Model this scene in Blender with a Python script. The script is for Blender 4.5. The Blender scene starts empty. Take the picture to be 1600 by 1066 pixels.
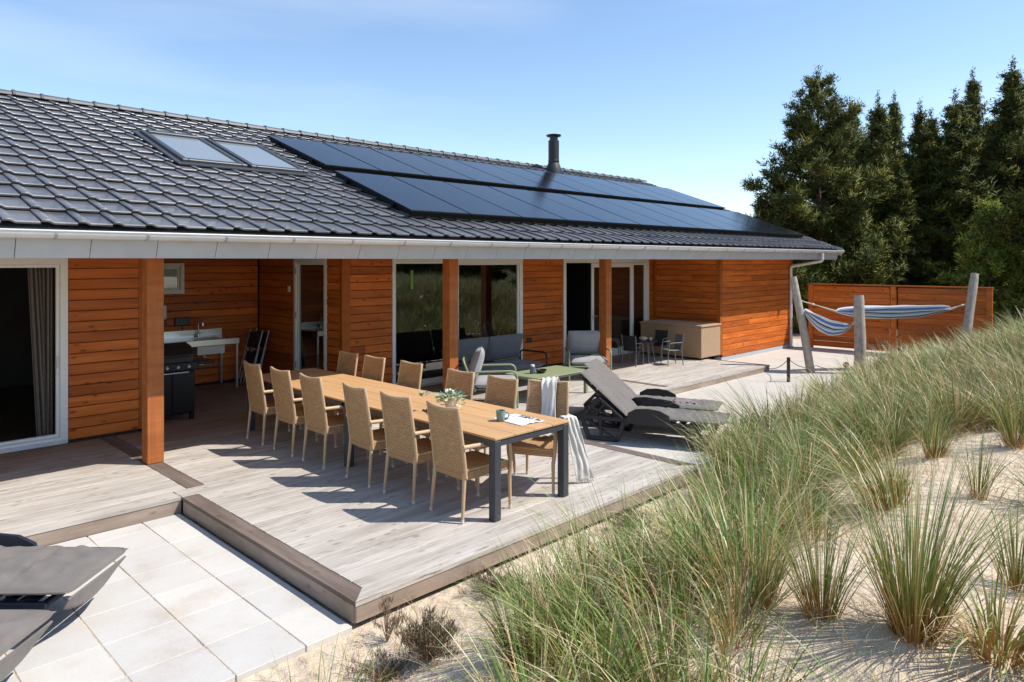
import bpy, math, random
import numpy as np
from mathutils import Vector, Matrix, Euler, noise as mnoise

rnd = random.Random(7)
sc = bpy.context.scene
COL = sc.collection
rad = math.radians

# ------------------------------------------------------------------ camera, sky, sun, exposure
YAW = math.atan2(1095, 1110)
FX, FY = math.cos(YAW), math.sin(YAW)
RX, RY = math.sin(YAW), -math.cos(YAW)
CAM_Z = 2.3
cam_d = bpy.data.cameras.new('camera')
cam = bpy.data.objects.new('camera', cam_d)
COL.objects.link(cam)
cam.location = (0, 0, CAM_Z)
cam.rotation_euler = (rad(90), 0, math.atan2(FY, FX) - rad(90))
cam_d.sensor_width = 36
cam_d.lens = 36 * 1110 / 1600
cam_d.shift_y = -126 / 1600
cam_d.clip_start = 0.05
cam_d.clip_end = 3000
sc.camera = cam

SUN_EL = rad(52)
SUN_H = Vector((0.64, -0.768, 0))
sun_dir = Vector((SUN_H.x * math.cos(SUN_EL), SUN_H.y * math.cos(SUN_EL), math.sin(SUN_EL)))
w = bpy.data.worlds.new('World')
sc.world = w
w.use_nodes = True
nt = w.node_tree
bg = nt.nodes['Background']
sky = nt.nodes.new('ShaderNodeTexSky')
sky.sky_type = 'NISHITA'
sky.sun_disc = False
sky.sun_elevation = SUN_EL
sky.sun_rotation = math.atan2(SUN_H.x, SUN_H.y)
sky.air_density = 1.0
sky.dust_density = 0.15
sky.ozone_density = 2.3
# a breath of high thin cloud over the clear sky
tc_ = nt.nodes.new('ShaderNodeTexCoord')
mp_ = nt.nodes.new('ShaderNodeMapping')
mp_.inputs['Scale'].default_value = (1.2, 1.2, 7.0)
mp_.inputs['Rotation'].default_value = (0.12, 0.05, 0.4)
ns_ = nt.nodes.new('ShaderNodeTexNoise')
ns_.inputs['Scale'].default_value = 1.6
ns_.inputs['Detail'].default_value = 6
rp_ = nt.nodes.new('ShaderNodeValToRGB')
rp_.color_ramp.elements[0].position = 0.46
rp_.color_ramp.elements[1].position = 0.80
rp_.color_ramp.elements[1].color = (0.22, 0.22, 0.22, 1)
mx_ = nt.nodes.new('ShaderNodeMix')
mx_.data_type = 'RGBA'
mx_.inputs[7].default_value = (5.6, 6.0, 6.4, 1)
nt.links.new(tc_.outputs['Generated'], mp_.inputs[0])
nt.links.new(mp_.outputs[0], ns_.inputs[0])
nt.links.new(ns_.outputs[0], rp_.inputs[0])
nt.links.new(rp_.outputs[0], mx_.inputs[0])
nt.links.new(sky.outputs[0], mx_.inputs[6])
nt.links.new(mx_.outputs[2], bg.inputs[0])
bg.inputs[1].default_value = 0.148
sl = bpy.data.lights.new('sun', 'SUN')
sl.energy = 4.0
sl.angle = rad(0.5)
sl.color = (1.0, 0.955, 0.89)
so = bpy.data.objects.new('sun', sl)
COL.objects.link(so)
so.rotation_euler = sun_dir.to_track_quat('Z', 'Y').to_euler()
so.location = (10, -20, 30)
sc.view_settings.view_transform = 'Standard'
sc.view_settings.look = 'None'
sc.view_settings.exposure = 0.50
sc.view_settings.gamma = 1
sc.view_settings.use_curve_mapping = False
sc.cycles.use_denoising = True
sc.cycles.max_bounces = 8
sc.cycles.transparent_max_bounces = 12


def at(u, t):
    """point on the ground plan at depth t (m) along the direction of photo column u"""
    l = (u - 800) / 1110 * t
    return FX * t + RX * l, FY * t + RY * l


# ------------------------------------------------------------------ materials
MATS = {}


class NT:
    def __init__(s, name):
        m = bpy.data.materials.new(name)
        m.use_nodes = True
        s.m = m
        s.t = m.node_tree
        s.b = s.t.nodes['Principled BSDF']
        s.out = s.t.nodes['Material Output']

    def n(s, typ, **kw):
        nd = s.t.nodes.new(typ)
        for k, v in kw.items():
            if k.startswith('i_'):
                key = k[2:]
                key = int(key) if key.isdigit() else key.replace('_', ' ')
                nd.inputs[key].default_value = v
            else:
                setattr(nd, k, v)
        return nd

    def l(s, a, b):
        s.t.links.new(a, b)

    def set(s, **kw):
        for k, v in kw.items():
            s.b.inputs[k.replace('_', ' ')].default_value = v

    def math(s, op, a, b=None, clamp=False):
        nd = s.t.nodes.new('ShaderNodeMath')
        nd.operation = op
        nd.use_clamp = clamp
        for i, x in enumerate((a, b)):
            if x is None:
                continue
            if isinstance(x, (int, float)):
                nd.inputs[i].default_value = x
            else:
                s.l(x, nd.inputs[i])
        return nd.outputs[0]

    def mix(s, fac, a, b, typ='MIX'):
        nd = s.t.nodes.new('ShaderNodeMix')
        nd.data_type = 'RGBA'
        nd.blend_type = typ
        for sock, x in ((nd.inputs[0], fac), (nd.inputs[6], a), (nd.inputs[7], b)):
            if isinstance(x, (int, float)):
                sock.default_value = x
            elif isinstance(x, tuple):
                sock.default_value = (*x, 1) if len(x) == 3 else x
            else:
                s.l(x, sock)
        return nd.outputs[2]

    def ramp(s, fac, pts):
        nd = s.t.nodes.new('ShaderNodeValToRGB')
        e = nd.color_ramp.elements
        while len(e) > 2:
            e.remove(e[-1])
        while len(e) < len(pts):
            e.new(1.0)
        for el, (p, c) in zip(e, pts):
            el.position = p
            el.color = (*c, 1) if len(c) == 3 else c
        s.l(fac, nd.inputs[0])
        return nd.outputs[0]

    def obj_coords(s, scale=(1, 1, 1), jitter=True):
        tc = s.n('ShaderNodeTexCoord')
        v = tc.outputs['Object']
        oi = s.n('ShaderNodeObjectInfo')
        if jitter:
            k = s.math('MULTIPLY', oi.outputs['Random'], 57.0)
            add = s.n('ShaderNodeVectorMath', operation='ADD')
            s.l(v, add.inputs[0])
            s.l(k, add.inputs[1])
            v = add.outputs[0]
        mp = s.n('ShaderNodeVectorMath', operation='MULTIPLY')
        s.l(v, mp.inputs[0])
        mp.inputs[1].default_value = scale
        return mp.outputs[0], oi.outputs['Random']

    def noise(s, vec, scale=5, detail=4, rough=0.55):
        nd = s.n('ShaderNodeTexNoise')
        nd.inputs['Scale'].default_value = scale
        nd.inputs['Detail'].default_value = detail
        nd.inputs['Roughness'].default_value = rough
        if vec is not None:
            s.l(vec, nd.inputs['Vector'])
        return nd.outputs[0]

    def bump(s, h, strength=0.3, dist=0.01):
        nd = s.n('ShaderNodeBump')
        nd.inputs['Strength'].default_value = strength
        nd.inputs['Distance'].default_value = dist
        s.l(h, nd.inputs['Height'])
        s.l(nd.outputs[0], s.b.inputs['Normal'])


def plain(name, col, rough=0.5, metal=0.0, var=0.0, scale=20, bump=0.0, spec=0.5):
    a = NT(name)
    a.set(Base_Color=(*col, 1), Roughness=rough, Metallic=metal)
    a.b.inputs['Specular IOR Level'].default_value = spec
    if var or bump:
        v, r = a.obj_coords()
        n = a.noise(v, scale, 5)
        if var:
            lo = tuple(c * (1 - var) for c in col)
            hi = tuple(min(1, c * (1 + var)) for c in col)
            a.l(a.ramp(n, [(0.3, lo), (0.7, hi)]), a.b.inputs['Base Color'])
        if bump:
            a.bump(n, bump, 0.004)
    MATS[name] = a.m
    return a.m


def wood(name, dark, light, knot, *, covered=None, checks=0.0, streak=(1.5, 30, 30), rough=0.6, tint=0.25, knots=1.0, bump=0.25, stain=None, ring=0.5):
    a = NT(name)
    v, r = a.obj_coords(streak)
    n1 = a.noise(v, 1.0, 6, 0.6)
    v2, _ = a.obj_coords((0.9, 7, 7))
    n2 = a.noise(v2, 1.4, 3)
    col = a.ramp(n1, [(0.30, dark), (0.52, tuple((d + l) / 2 for d, l in zip(dark, light))), (0.72, light)])
    col = a.mix(ring, col, a.ramp(n2, [(0.35, dark), (0.65, light)]))
    # knots
    v3, _ = a.obj_coords((4.2, 9.5, 9.5))
    wob = a.noise(v3, 2.0, 2)
    vo = a.n('ShaderNodeTexVoronoi')
    vo.inputs['Scale'].default_value = 1.0
    a.l(v3, vo.inputs['Vector'])
    d = a.math('ADD', vo.outputs['Distance'], a.math('MULTIPLY', a.math('SUBTRACT', wob, 0.5), 0.22))
    k = a.ramp(d, [(0.07, (1, 1, 1)), (0.21, (0, 0, 0))])
    kf = a.math('MULTIPLY', k, knots)
    col = a.mix(kf, col, knot)
    # per-board value
    val = a.ramp(r, [(0, (1 - tint,) * 3), (1, (1 + tint * 0.6,) * 3)])
    col = a.mix(1.0, col, val, 'MULTIPLY')
    if stain:
        tc = a.n('ShaderNodeTexCoord')
        gm = a.n('ShaderNodeNewGeometry')
        ns = a.noise(gm.outputs['Position'], 1.1, 5, 0.65)
        col = a.mix(a.ramp(ns, [(0.46, (0, 0, 0)), (0.7, (1, 1, 1))]), col, a.mix(1.0, col, stain, 'MULTIPLY'))
    if checks:
        v4, _ = a.obj_coords((4.5, 75, 75))
        n4 = a.noise(v4, 1.0, 3, 0.6)
        v5, _ = a.obj_coords((1.3, 5, 5))
        n5 = a.noise(v5, 1.0, 2)
        ck = a.math('MULTIPLY', a.ramp(n4, [(0.56, (0, 0, 0)), (0.64, (1, 1, 1))]), a.ramp(n5, [(0.44, (0, 0, 0)), (0.60, (1, 1, 1))]))
        col = a.mix(a.math('MULTIPLY', ck, checks), col, knot)
    if covered:
        # boards kept dry under the roof have not weathered grey
        gm = a.n('ShaderNodeNewGeometry')
        sp = a.n('ShaderNodeSeparateXYZ')
        a.l(gm.outputs['Position'], sp.inputs[0])
        wob2 = a.noise(gm.outputs['Position'], 1.5, 3)
        yy = a.math('ADD', sp.outputs[1], a.math('MULTIPLY', wob2, 0.8))
        cf = a.math('MULTIPLY', a.math('SUBTRACT', yy, 9.0), 0.7, clamp=True)
        col = a.mix(cf, col, a.mix(1.0, col, covered, 'MULTIPLY'))
    a.l(col, a.b.inputs['Base Color'])
    a.set(Roughness=rough)
    a.b.inputs['Specular IOR Level'].default_value = 0.3
    a.bump(n1, bump, 0.004)
    MATS[name] = a.m
    return a.m


wood('orange_wood', (0.40, 0.082, 0.009), (0.70, 0.190, 0.031), (0.16, 0.028, 0.005), tint=0.30, rough=0.5, knots=0.85)
wood('post_wood', (0.30, 0.085, 0.020), (0.50, 0.165, 0.045), (0.14, 0.04, 0.01), streak=(30, 30, 1.5), tint=0.08, rough=0.6, knots=0.0)
wood('trim_wood', (0.27, 0.065, 0.008), (0.42, 0.12, 0.018), (0.10, 0.025, 0.006), streak=(30, 30, 1.5), tint=0.08, rough=0.55, knots=0.0)
wood('deck_wood', (0.345, 0.303, 0.257), (0.60, 0.55, 0.488), (0.17, 0.13, 0.105), covered=(0.62, 0.44, 0.33), checks=0.8, streak=(1.1, 28, 28), rough=0.8, tint=0.10, knots=0.6, bump=0.35, stain=(0.90, 0.88, 0.86))
wood('edge_wood', (0.115, 0.082, 0.063), (0.22, 0.17, 0.14), (0.08, 0.06, 0.05), streak=(1.0, 22, 22), rough=0.75, tint=0.12, knots=0.5, stain=(0.75, 0.72, 0.7))
wood('fascia_wood', (0.25, 0.185, 0.14), (0.46, 0.37, 0.30), (0.16, 0.10, 0.07), streak=(1.0, 18, 18), rough=0.75, tint=0.1, knots=0.7, stain=(0.72, 0.68, 0.64))
wood('table_wood', (0.49, 0.275, 0.12), (0.61, 0.37, 0.18), (0.4, 0.2, 0.08), streak=(1.0, 40, 40), rough=0.55, tint=0.06, knots=0.0, bump=0.12)
wood('driftwood', (0.30, 0.245, 0.19), (0.52, 0.44, 0.36), (0.2, 0.15, 0.1), streak=(22, 22, 1.2), rough=0.85, tint=0.08, knots=0.0, bump=0.6)

plain('white_frame', (0.80, 0.785, 0.75), 0.4, var=0.04)
plain('grey_frame', (0.36, 0.37, 0.38), 0.45, var=0.05)
plain('gutter_white', (0.62, 0.62, 0.61), 0.32, var=0.06, scale=6)
plain('fascia_grey', (0.43, 0.44, 0.45), 0.6, var=0.07, scale=4, bump=0.1)
plain('soffit_wood', (0.5, 0.38, 0.27), 0.7, var=0.1)
plain('black_metal', (0.012, 0.012, 0.013), 0.4, var=0.2)
plain('flue_black', (0.014, 0.015, 0.017), 0.6)
plain('grill_black', (0.008, 0.008, 0.009), 0.35)
plain('dark_grey_metal', (0.05, 0.053, 0.06), 0.45, var=0.1)
plain('steel', (0.62, 0.62, 0.61), 0.28, metal=1.0, var=0.06, scale=30)
plain('chrome', (0.8, 0.8, 0.8), 0.1, metal=1.0)
plain('white_plastic', (0.75, 0.75, 0.73), 0.4)
plain('cream_enamel', (0.72, 0.69, 0.63), 0.35)
plain('green_metal', (0.27, 0.31, 0.18), 0.42, var=0.05)
plain('black_plastic', (0.016, 0.018, 0.022), 0.4, var=0.15)
plain('navy_plastic', (0.02, 0.026, 0.042), 0.34, var=0.15)
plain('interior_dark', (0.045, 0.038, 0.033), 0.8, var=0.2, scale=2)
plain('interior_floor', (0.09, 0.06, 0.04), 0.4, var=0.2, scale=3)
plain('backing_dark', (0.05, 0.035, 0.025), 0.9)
plain('deck_under', (0.035, 0.028, 0.022), 0.9)
plain('mug_green', (0.16, 0.24, 0.22), 0.25, var=0.2, scale=40)
plain('paper', (0.8, 0.8, 0.78), 0.5)
plain('ink', (0.02, 0.025, 0.06), 0.5)
plain('pot_pink', (0.66, 0.55, 0.48), 0.6, var=0.08)
plain('leaf_pale', (0.24, 0.36, 0.22), 0.55, var=0.3, scale=30)
plain('leaf_blue', (0.16, 0.28, 0.23), 0.5, var=0.25, scale=30)
plain('petal', (0.75, 0.74, 0.52), 0.6, var=0.15, scale=40)
plain('candle_jar', (0.12, 0.13, 0.18), 0.2, var=0.2)
plain('bowl_white', (0.75, 0.73, 0.66), 0.35)
plain('food_yellow', (0.6, 0.55, 0.25), 0.6)
plain('greenery_view', (0.16, 0.30, 0.05), 0.5)
plain('curtain', (0.16, 0.13, 0.11), 0.9, var=0.15)
plain('rope', (0.55, 0.46, 0.33), 0.9, var=0.2, scale=80, bump=0.5)
plain('dark_rope', (0.06, 0.055, 0.05), 0.9)
plain('red_plastic', (0.55, 0.07, 0.03), 0.5)
plain('plaid_cloth', (0.25, 0.19, 0.19), 0.9, var=0.5, scale=70)
plain('bark', (0.10, 0.065, 0.045), 0.95, var=0.35, scale=9, bump=0.6)
plain('twig', (0.24, 0.16, 0.11), 0.9, var=0.35, scale=12)
plain('chair_grey', (0.16, 0.16, 0.165), 0.45, var=0.1)
plain('chair_black', (0.018, 0.018, 0.02), 0.5)
plain('foot_white', (0.6, 0.57, 0.52), 0.5)
plain('panel_frame', (0.005, 0.005, 0.006), 0.55, spec=0.2)


def fabric(name, col, var=0.12):
    a = NT(name)
    v, r = a.obj_coords()
    wv = a.n('ShaderNodeTexNoise')
    wv.inputs['Scale'].default_value = 420
    wv.inputs['Detail'].default_value = 2
    a.l(v, wv.inputs['Vector'])
    n = a.noise(v, 5, 5, 0.6)
    c = a.ramp(n, [(0.3, tuple(x * (1 - var) for x in col)), (0.7, tuple(x * (1 + var) for x in col))])
    c = a.mix(0.35, c, a.ramp(wv.outputs[0], [(0.3, tuple(x * 0.6 for x in col)), (0.7, tuple(x * 1.4 for x in col))]))
    a.l(c, a.b.inputs['Base Color'])
    a.set(Roughness=0.95)
    a.b.inputs['Specular IOR Level'].default_value = 0.15
    a.b.inputs['Sheen Weight'].default_value = 0.15
    h = a.math('ADD', a.math('MULTIPLY', n, 2.2), a.math('MULTIPLY', wv.outputs[0], 0.25))
    a.bump(h, 0.5, 0.012)
    MATS[name] = a.m


fabric('grey_cushion', (0.172, 0.152, 0.133), 0.18)
fabric('light_grey_cushion', (0.33, 0.325, 0.32))
fabric('charcoal_cushion', (0.14, 0.142, 0.148))
fabric('white_throw', (0.70, 0.665, 0.59), 0.08)
fabric('box_cover', (0.40, 0.265, 0.155), 0.05)


def tile_mat():
    a = NT('roof_tile')
    v, r = a.obj_coords((1, 1, 1), jitter=False)
    g = a.n('ShaderNodeNewGeometry')
    n = a.noise(g.outputs['Position'], 3.0, 5)
    n2 = a.noise(g.outputs['Position'], 60.0, 3)
    c = a.ramp(n, [(0.3, (0.098, 0.100, 0.107)), (0.7, (0.145, 0.147, 0.155))])
    c = a.mix(0.3, c, a.ramp(n2, [(0.35, (0.06, 0.063, 0.072)), (0.7, (0.15, 0.155, 0.165))]))
    vc = a.n('ShaderNodeTexVoronoi')
    vc.inputs['Scale'].default_value = 2.6
    a.l(g.outputs['Position'], vc.inputs['Vector'])
    c = a.mix(1.0, c, a.ramp(vc.outputs['Color'], [(0.1, (0.80, 0.80, 0.82)), (0.9, (1.16, 1.15, 1.13))]), 'MULTIPLY')
    n6 = a.noise(g.outputs['Position'], 17, 5, 0.7)
    c = a.mix(a.ramp(n6, [(0.64, (0, 0, 0)), (0.76, (0.35,) * 3)]), c, (0.22, 0.215, 0.19))
    a.l(c, a.b.inputs['Base Color'])
    a.l(a.ramp(n, [(0.3, (0.26,) * 3), (0.7, (0.38,) * 3)]), a.b.inputs['Roughness'])
    a.b.inputs['Specular IOR Level'].default_value = 0.68
    a.bump(n2, 0.12, 0.003)
    MATS['roof_tile'] = a.m


tile_mat()
plain('ridge_tile', (0.085, 0.088, 0.096), 0.5, var=0.2, scale=8)


def panel_mat():
    a = NT('solar_glass')
    v, r = a.obj_coords(jitter=False)
    c = a.ramp(r, [(0, (0.006, 0.008, 0.014)), (1, (0.009, 0.012, 0.02))])
    a.l(c, a.b.inputs['Base Color'])
    a.set(Roughness=0.16)
    a.b.inputs['Specular IOR Level'].default_value = 0.22
    MATS['solar_glass'] = a.m


panel_mat()


def glass_mat(name, tint=(0.85, 0.9, 0.88), k=1.25):
    a = NT(name)
    g = a.n('ShaderNodeNewGeometry')
    dp = a.n('ShaderNodeVectorMath', operation='DOT_PRODUCT')
    a.l(g.outputs['Normal'], dp.inputs[0])
    a.l(g.outputs['Incoming'], dp.inputs[1])
    d = a.math('ABSOLUTE', dp.outputs['Value'])
    p = a.math('POWER', a.math('SUBTRACT', 1.0, d), 5.0)
    f = a.math('MULTIPLY', a.math('ADD', a.math('MULTIPLY', p, 0.96), 0.045), k, clamp=True)
    tr = a.n('ShaderNodeBsdfTransparent')
    tr.inputs[0].default_value = (*tint, 1)
    gl = a.n('ShaderNodeBsdfGlossy')
    gl.inputs['Roughness'].default_value = 0.01
    mx = a.n('ShaderNodeMixShader')
    a.l(f, mx.inputs[0])
    a.l(tr.outputs[0], mx.inputs[1])
    a.l(gl.outputs[0], mx.inputs[2])
    a.l(mx.outputs[0], a.out.inputs[0])
    MATS[name] = a.m


glass_mat('window_glass', k=3.0)


def skylight_mat():
    a = NT('skylight_glass')
    a.set(Base_Color=(0.24, 0.27, 0.28, 1), Roughness=0.04)
    a.b.inputs['Specular IOR Level'].default_value = 0.7
    MATS['skylight_glass'] = a.m


skylight_mat()


def rattan(name, ax):
    """woven wicker: staggered strands; ax picks which object axes carry the weave"""
    a = NT(name)
    tc = a.n('ShaderNodeTexCoord')
    sp = a.n('ShaderNodeSeparateXYZ')
    a.l(tc.outputs['Object'], sp.inputs[0])
    cb = a.n('ShaderNodeCombineXYZ')
    a.l(sp.outputs[ax[0]], cb.inputs[0])
    a.l(sp.outputs[ax[1]], cb.inputs[1])
    br = a.n('ShaderNodeTexBrick')
    br.offset = 0.5
    br.inputs['Scale'].default_value = 1.0
    br.inputs['Brick Width'].default_value = 0.040
    br.inputs['Row Height'].default_value = 0.0155
    br.inputs['Mortar Size'].default_value = 0.0030
    br.inputs['Mortar Smooth'].default_value = 1.0
    br.inputs['Bias'].default_value = 0.0
    br.inputs['Color1'].default_value = (0.48, 0.265, 0.11, 1)
    br.inputs['Color2'].default_value = (0.65, 0.40, 0.185, 1)
    br.inputs['Mortar'].default_value = (0.12, 0.062, 0.028, 1)
    a.l(cb.outputs[0], br.inputs['Vector'])
    oi = a.n('ShaderNodeObjectInfo')
    n = a.noise(tc.outputs['Object'], 9, 3)
    c = a.mix(0.18, br.outputs[0], a.ramp(n, [(0.3, (0.42, 0.23, 0.10)), (0.7, (0.60, 0.37, 0.18))]))
    a.l(c, a.b.inputs['Base Color'])
    a.set(Roughness=0.55)
    inv = a.math('SUBTRACT', 1.0, br.outputs['Fac'])
    a.bump(inv, 0.9, 0.004)
    MATS[name] = a.m


rattan('rattan_back', (1, 2))
rattan('rattan_seat', (0, 1))
rattan('rattan_side', (0, 2))
plain('rattan_trim', (0.54, 0.36, 0.205), 0.55, var=0.18, scale=150, bump=0.4)


def attr_leaf(name, ramp_a, ramp_dry_lit, rough=0.6, trans=0.3):
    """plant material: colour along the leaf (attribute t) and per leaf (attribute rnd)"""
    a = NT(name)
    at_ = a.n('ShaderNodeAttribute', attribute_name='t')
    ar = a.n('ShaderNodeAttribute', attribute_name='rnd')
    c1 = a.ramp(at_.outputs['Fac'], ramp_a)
    c2 = a.ramp(at_.outputs['Fac'], ramp_dry_lit)
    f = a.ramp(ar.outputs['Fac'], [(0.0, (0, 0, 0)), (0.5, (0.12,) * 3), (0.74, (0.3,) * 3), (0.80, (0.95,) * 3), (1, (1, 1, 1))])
    c = a.mix(f, c1, c2)
    df = a.n('ShaderNodeBsdfPrincipled')
    a.l(c, a.b.inputs['Base Color'])
    a.set(Roughness=rough)
    a.b.inputs['Specular IOR Level'].default_value = 0.35
    tl = a.n('ShaderNodeBsdfTranslucent')
    a.l(c, tl.inputs[0])
    mx = a.n('ShaderNodeMixShader')
    mx.inputs[0].default_value = trans
    a.l(a.b.outputs[0], mx.inputs[1])
    a.l(tl.outputs[0], mx.inputs[2])
    a.l(mx.outputs[0], a.out.inputs[0])
    a.t.nodes.remove(df)
    MATS[name] = a.m


attr_leaf('marram', [(0.0, (0.40, 0.19, 0.045)), (0.14, (0.32, 0.18, 0.04)), (0.30, (0.12, 0.175, 0.024)), (0.78, (0.125, 0.235, 0.036)), (1.0, (0.26, 0.34, 0.10))],
          [(0.0, (0.42, 0.19, 0.045)), (0.35, (0.50, 0.34, 0.13)), (1.0, (0.72, 0.61, 0.38))], 0.38, 0.18)
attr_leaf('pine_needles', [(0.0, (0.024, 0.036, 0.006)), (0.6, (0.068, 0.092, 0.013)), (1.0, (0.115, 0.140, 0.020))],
          [(0.0, (0.06, 0.065, 0.010)), (0.5, (0.22, 0.21, 0.032)), (1.0, (0.40, 0.35, 0.07))], 0.75, 0.08)  # dark bases and gold clusters paint shaded gaps and sunlit clumps into the colour
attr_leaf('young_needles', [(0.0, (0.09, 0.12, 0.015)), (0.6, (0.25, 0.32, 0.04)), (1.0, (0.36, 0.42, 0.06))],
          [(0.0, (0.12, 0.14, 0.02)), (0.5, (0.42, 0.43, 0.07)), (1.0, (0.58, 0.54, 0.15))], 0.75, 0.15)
attr_leaf('heather', [(0.0, (0.09, 0.075, 0.04)), (0.5, (0.13, 0.125, 0.05)), (1.0, (0.17, 0.20, 0.06))],
          [(0.0, (0.14, 0.09, 0.06)), (1.0, (0.30, 0.18, 0.11))], 0.8, 0.15)


def sand_mat():
    a = NT('sand')
    g = a.n('ShaderNodeNewGeometry')
    P = g.outputs['Position']
    n = a.noise(P, 1.3, 6, 0.6)
    n2 = a.noise(P, 140, 3)
    n3 = a.noise(P, 9, 6, 0.65)
    c = a.ramp(n, [(0.3, (0.61, 0.475, 0.33)), (0.65, (0.73, 0.60, 0.45))])
    c = a.mix(0.25, c, a.ramp(n2, [(0.3, (0.46, 0.365, 0.255)), (0.7, (0.77, 0.66, 0.52))]))
    # plant litter in patches
    deb = a.n('ShaderNodeTexNoise')
    deb.inputs['Scale'].default_value = 26
    deb.inputs['Detail'].default_value = 6
    deb.inputs['Roughness'].default_value = 0.75
    a.l(P, deb.inputs['Vector'])
    f = a.ramp(deb.outputs[0], [(0.62, (0, 0, 0)), (0.68, (0.7,) * 3)])
    f = a.math('MULTIPLY', f, a.ramp(n, [(0.42, (1, 1, 1)), (0.58, (0.15,) * 3)]))
    c = a.mix(f, c, (0.17, 0.125, 0.085))
    # heath far away
    sp = a.n('ShaderNodeSeparateXYZ')
    a.l(P, sp.inputs[0])
    far = a.math('MULTIPLY', a.math('SUBTRACT', sp.outputs[0], 21.0), 0.25, clamp=True)
    c = a.mix(far, c, a.ramp(n3, [(0.3, (0.05, 0.05, 0.02)), (0.7, (0.14, 0.12, 0.05))]))
    a.l(c, a.b.inputs['Base Color'])
    a.set(Roughness=0.95)
    a.b.inputs['Specular IOR Level'].default_value = 0.1
    wv = a.n('ShaderNodeTexWave')
    wv.inputs['Scale'].default_value = 2.6
    wv.inputs['Distortion'].default_value = 9.0
    wv.inputs['Detail'].default_value = 3.0
    wv.inputs['Detail Scale'].default_value = 0.8
    a.l(P, wv.inputs['Vector'])
    fp = a.n('ShaderNodeTexVoronoi')
    fp.inputs['Scale'].default_value = 3.3
    a.l(P, fp.inputs['Vector'])
    dip = a.ramp(fp.outputs['Distance'], [(0.05, (0, 0, 0)), (0.30, (1, 1, 1))])
    h = a.math('ADD', a.math('MULTIPLY', n3, 0.9), a.math('MULTIPLY', n2, 0.12))
    h = a.math('ADD', h, a.math('ADD', a.math('MULTIPLY', wv.outputs['Fac'], 0.22), a.math('MULTIPLY', dip, 0.55)))
    a.bump(h, 0.9, 0.06)
    MATS['sand'] = a.m


sand_mat()


def slab_mat():
    a = NT('concrete_slab')
    g = a.n('ShaderNodeNewGeometry')
    oi = a.n('ShaderNodeObjectInfo')
    n = a.noise(g.outputs['Position'], 2.2, 6, 0.65)
    n2 = a.noise(g.outputs['Position'], 90, 3)
    c = a.ramp(n, [(0.28, (0.50, 0.44, 0.365)), (0.44, (0.575, 0.54, 0.485)), (0.66, (0.61, 0.59, 0.545))])
    c = a.mix(0.2, c, a.ramp(n2, [(0.35, (0.42, 0.39, 0.35)), (0.7, (0.64, 0.61, 0.57))]))
    c = a.mix(1.0, c, a.ramp(oi.outputs['Random'], [(0, (0.92, 0.92, 0.93)), (1, (1.05, 1.04, 1.02))]), 'MULTIPLY')
    a.l(c, a.b.inputs['Base Color'])
    a.set(Roughness=0.85)
    a.bump(n2, 0.25, 0.003)
    MATS['concrete_slab'] = a.m
    b = NT('pale_sand')
    g = b.n('ShaderNodeNewGeometry')
    n = b.noise(g.outputs['Position'], 1.8, 6, 0.65)
    n2 = b.noise(g.outputs['Position'], 120, 3)
    c = b.ramp(n, [(0.3, (0.47, 0.42, 0.36)), (0.65, (0.57, 0.53, 0.475))])
    c = b.mix(0.25, c, b.ramp(n2, [(0.3, (0.38, 0.34, 0.29)), (0.7, (0.66, 0.61, 0.54))]))
    b.l(c, b.b.inputs['Base Color'])
    b.set(Roughness=0.95)
    b.bump(b.math('ADD', n, b.math('MULTIPLY', n2, 0.1)), 0.6, 0.05)
    MATS['pale_sand'] = b.m


slab_mat()


def stripe_mat():
    a = NT('hammock_stripes')
    uv = a.n('ShaderNodeUVMap')
    sp = a.n('ShaderNodeSeparateXYZ')
    a.l(uv.outputs[0], sp.inputs[0])
    W, B, N, G = (0.74, 0.72, 0.68), (0.10, 0.20, 0.46), (0.03, 0.05, 0.16), (0.36, 0.45, 0.62)
    seq = [(0, W), (.04, B), (.10, W), (.15, N), (.19, G), (.24, W), (.28, B), (.34, W), (.37, N), (.39, W), (.61, N), (.63, W), (.66, B), (.72, W), (.76, G), (.81, N), (.85, W), (.90, B), (.96, W)]
    c = a.ramp(sp.outputs[1], seq)
    for nd in a.t.nodes:
        if nd.type == 'VALTORGB':
            nd.color_ramp.interpolation = 'CONSTANT'
    a.l(c, a.b.inputs['Base Color'])
    a.set(Roughness=0.95)
    MATS['hammock_stripes'] = a.m


stripe_mat()


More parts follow.
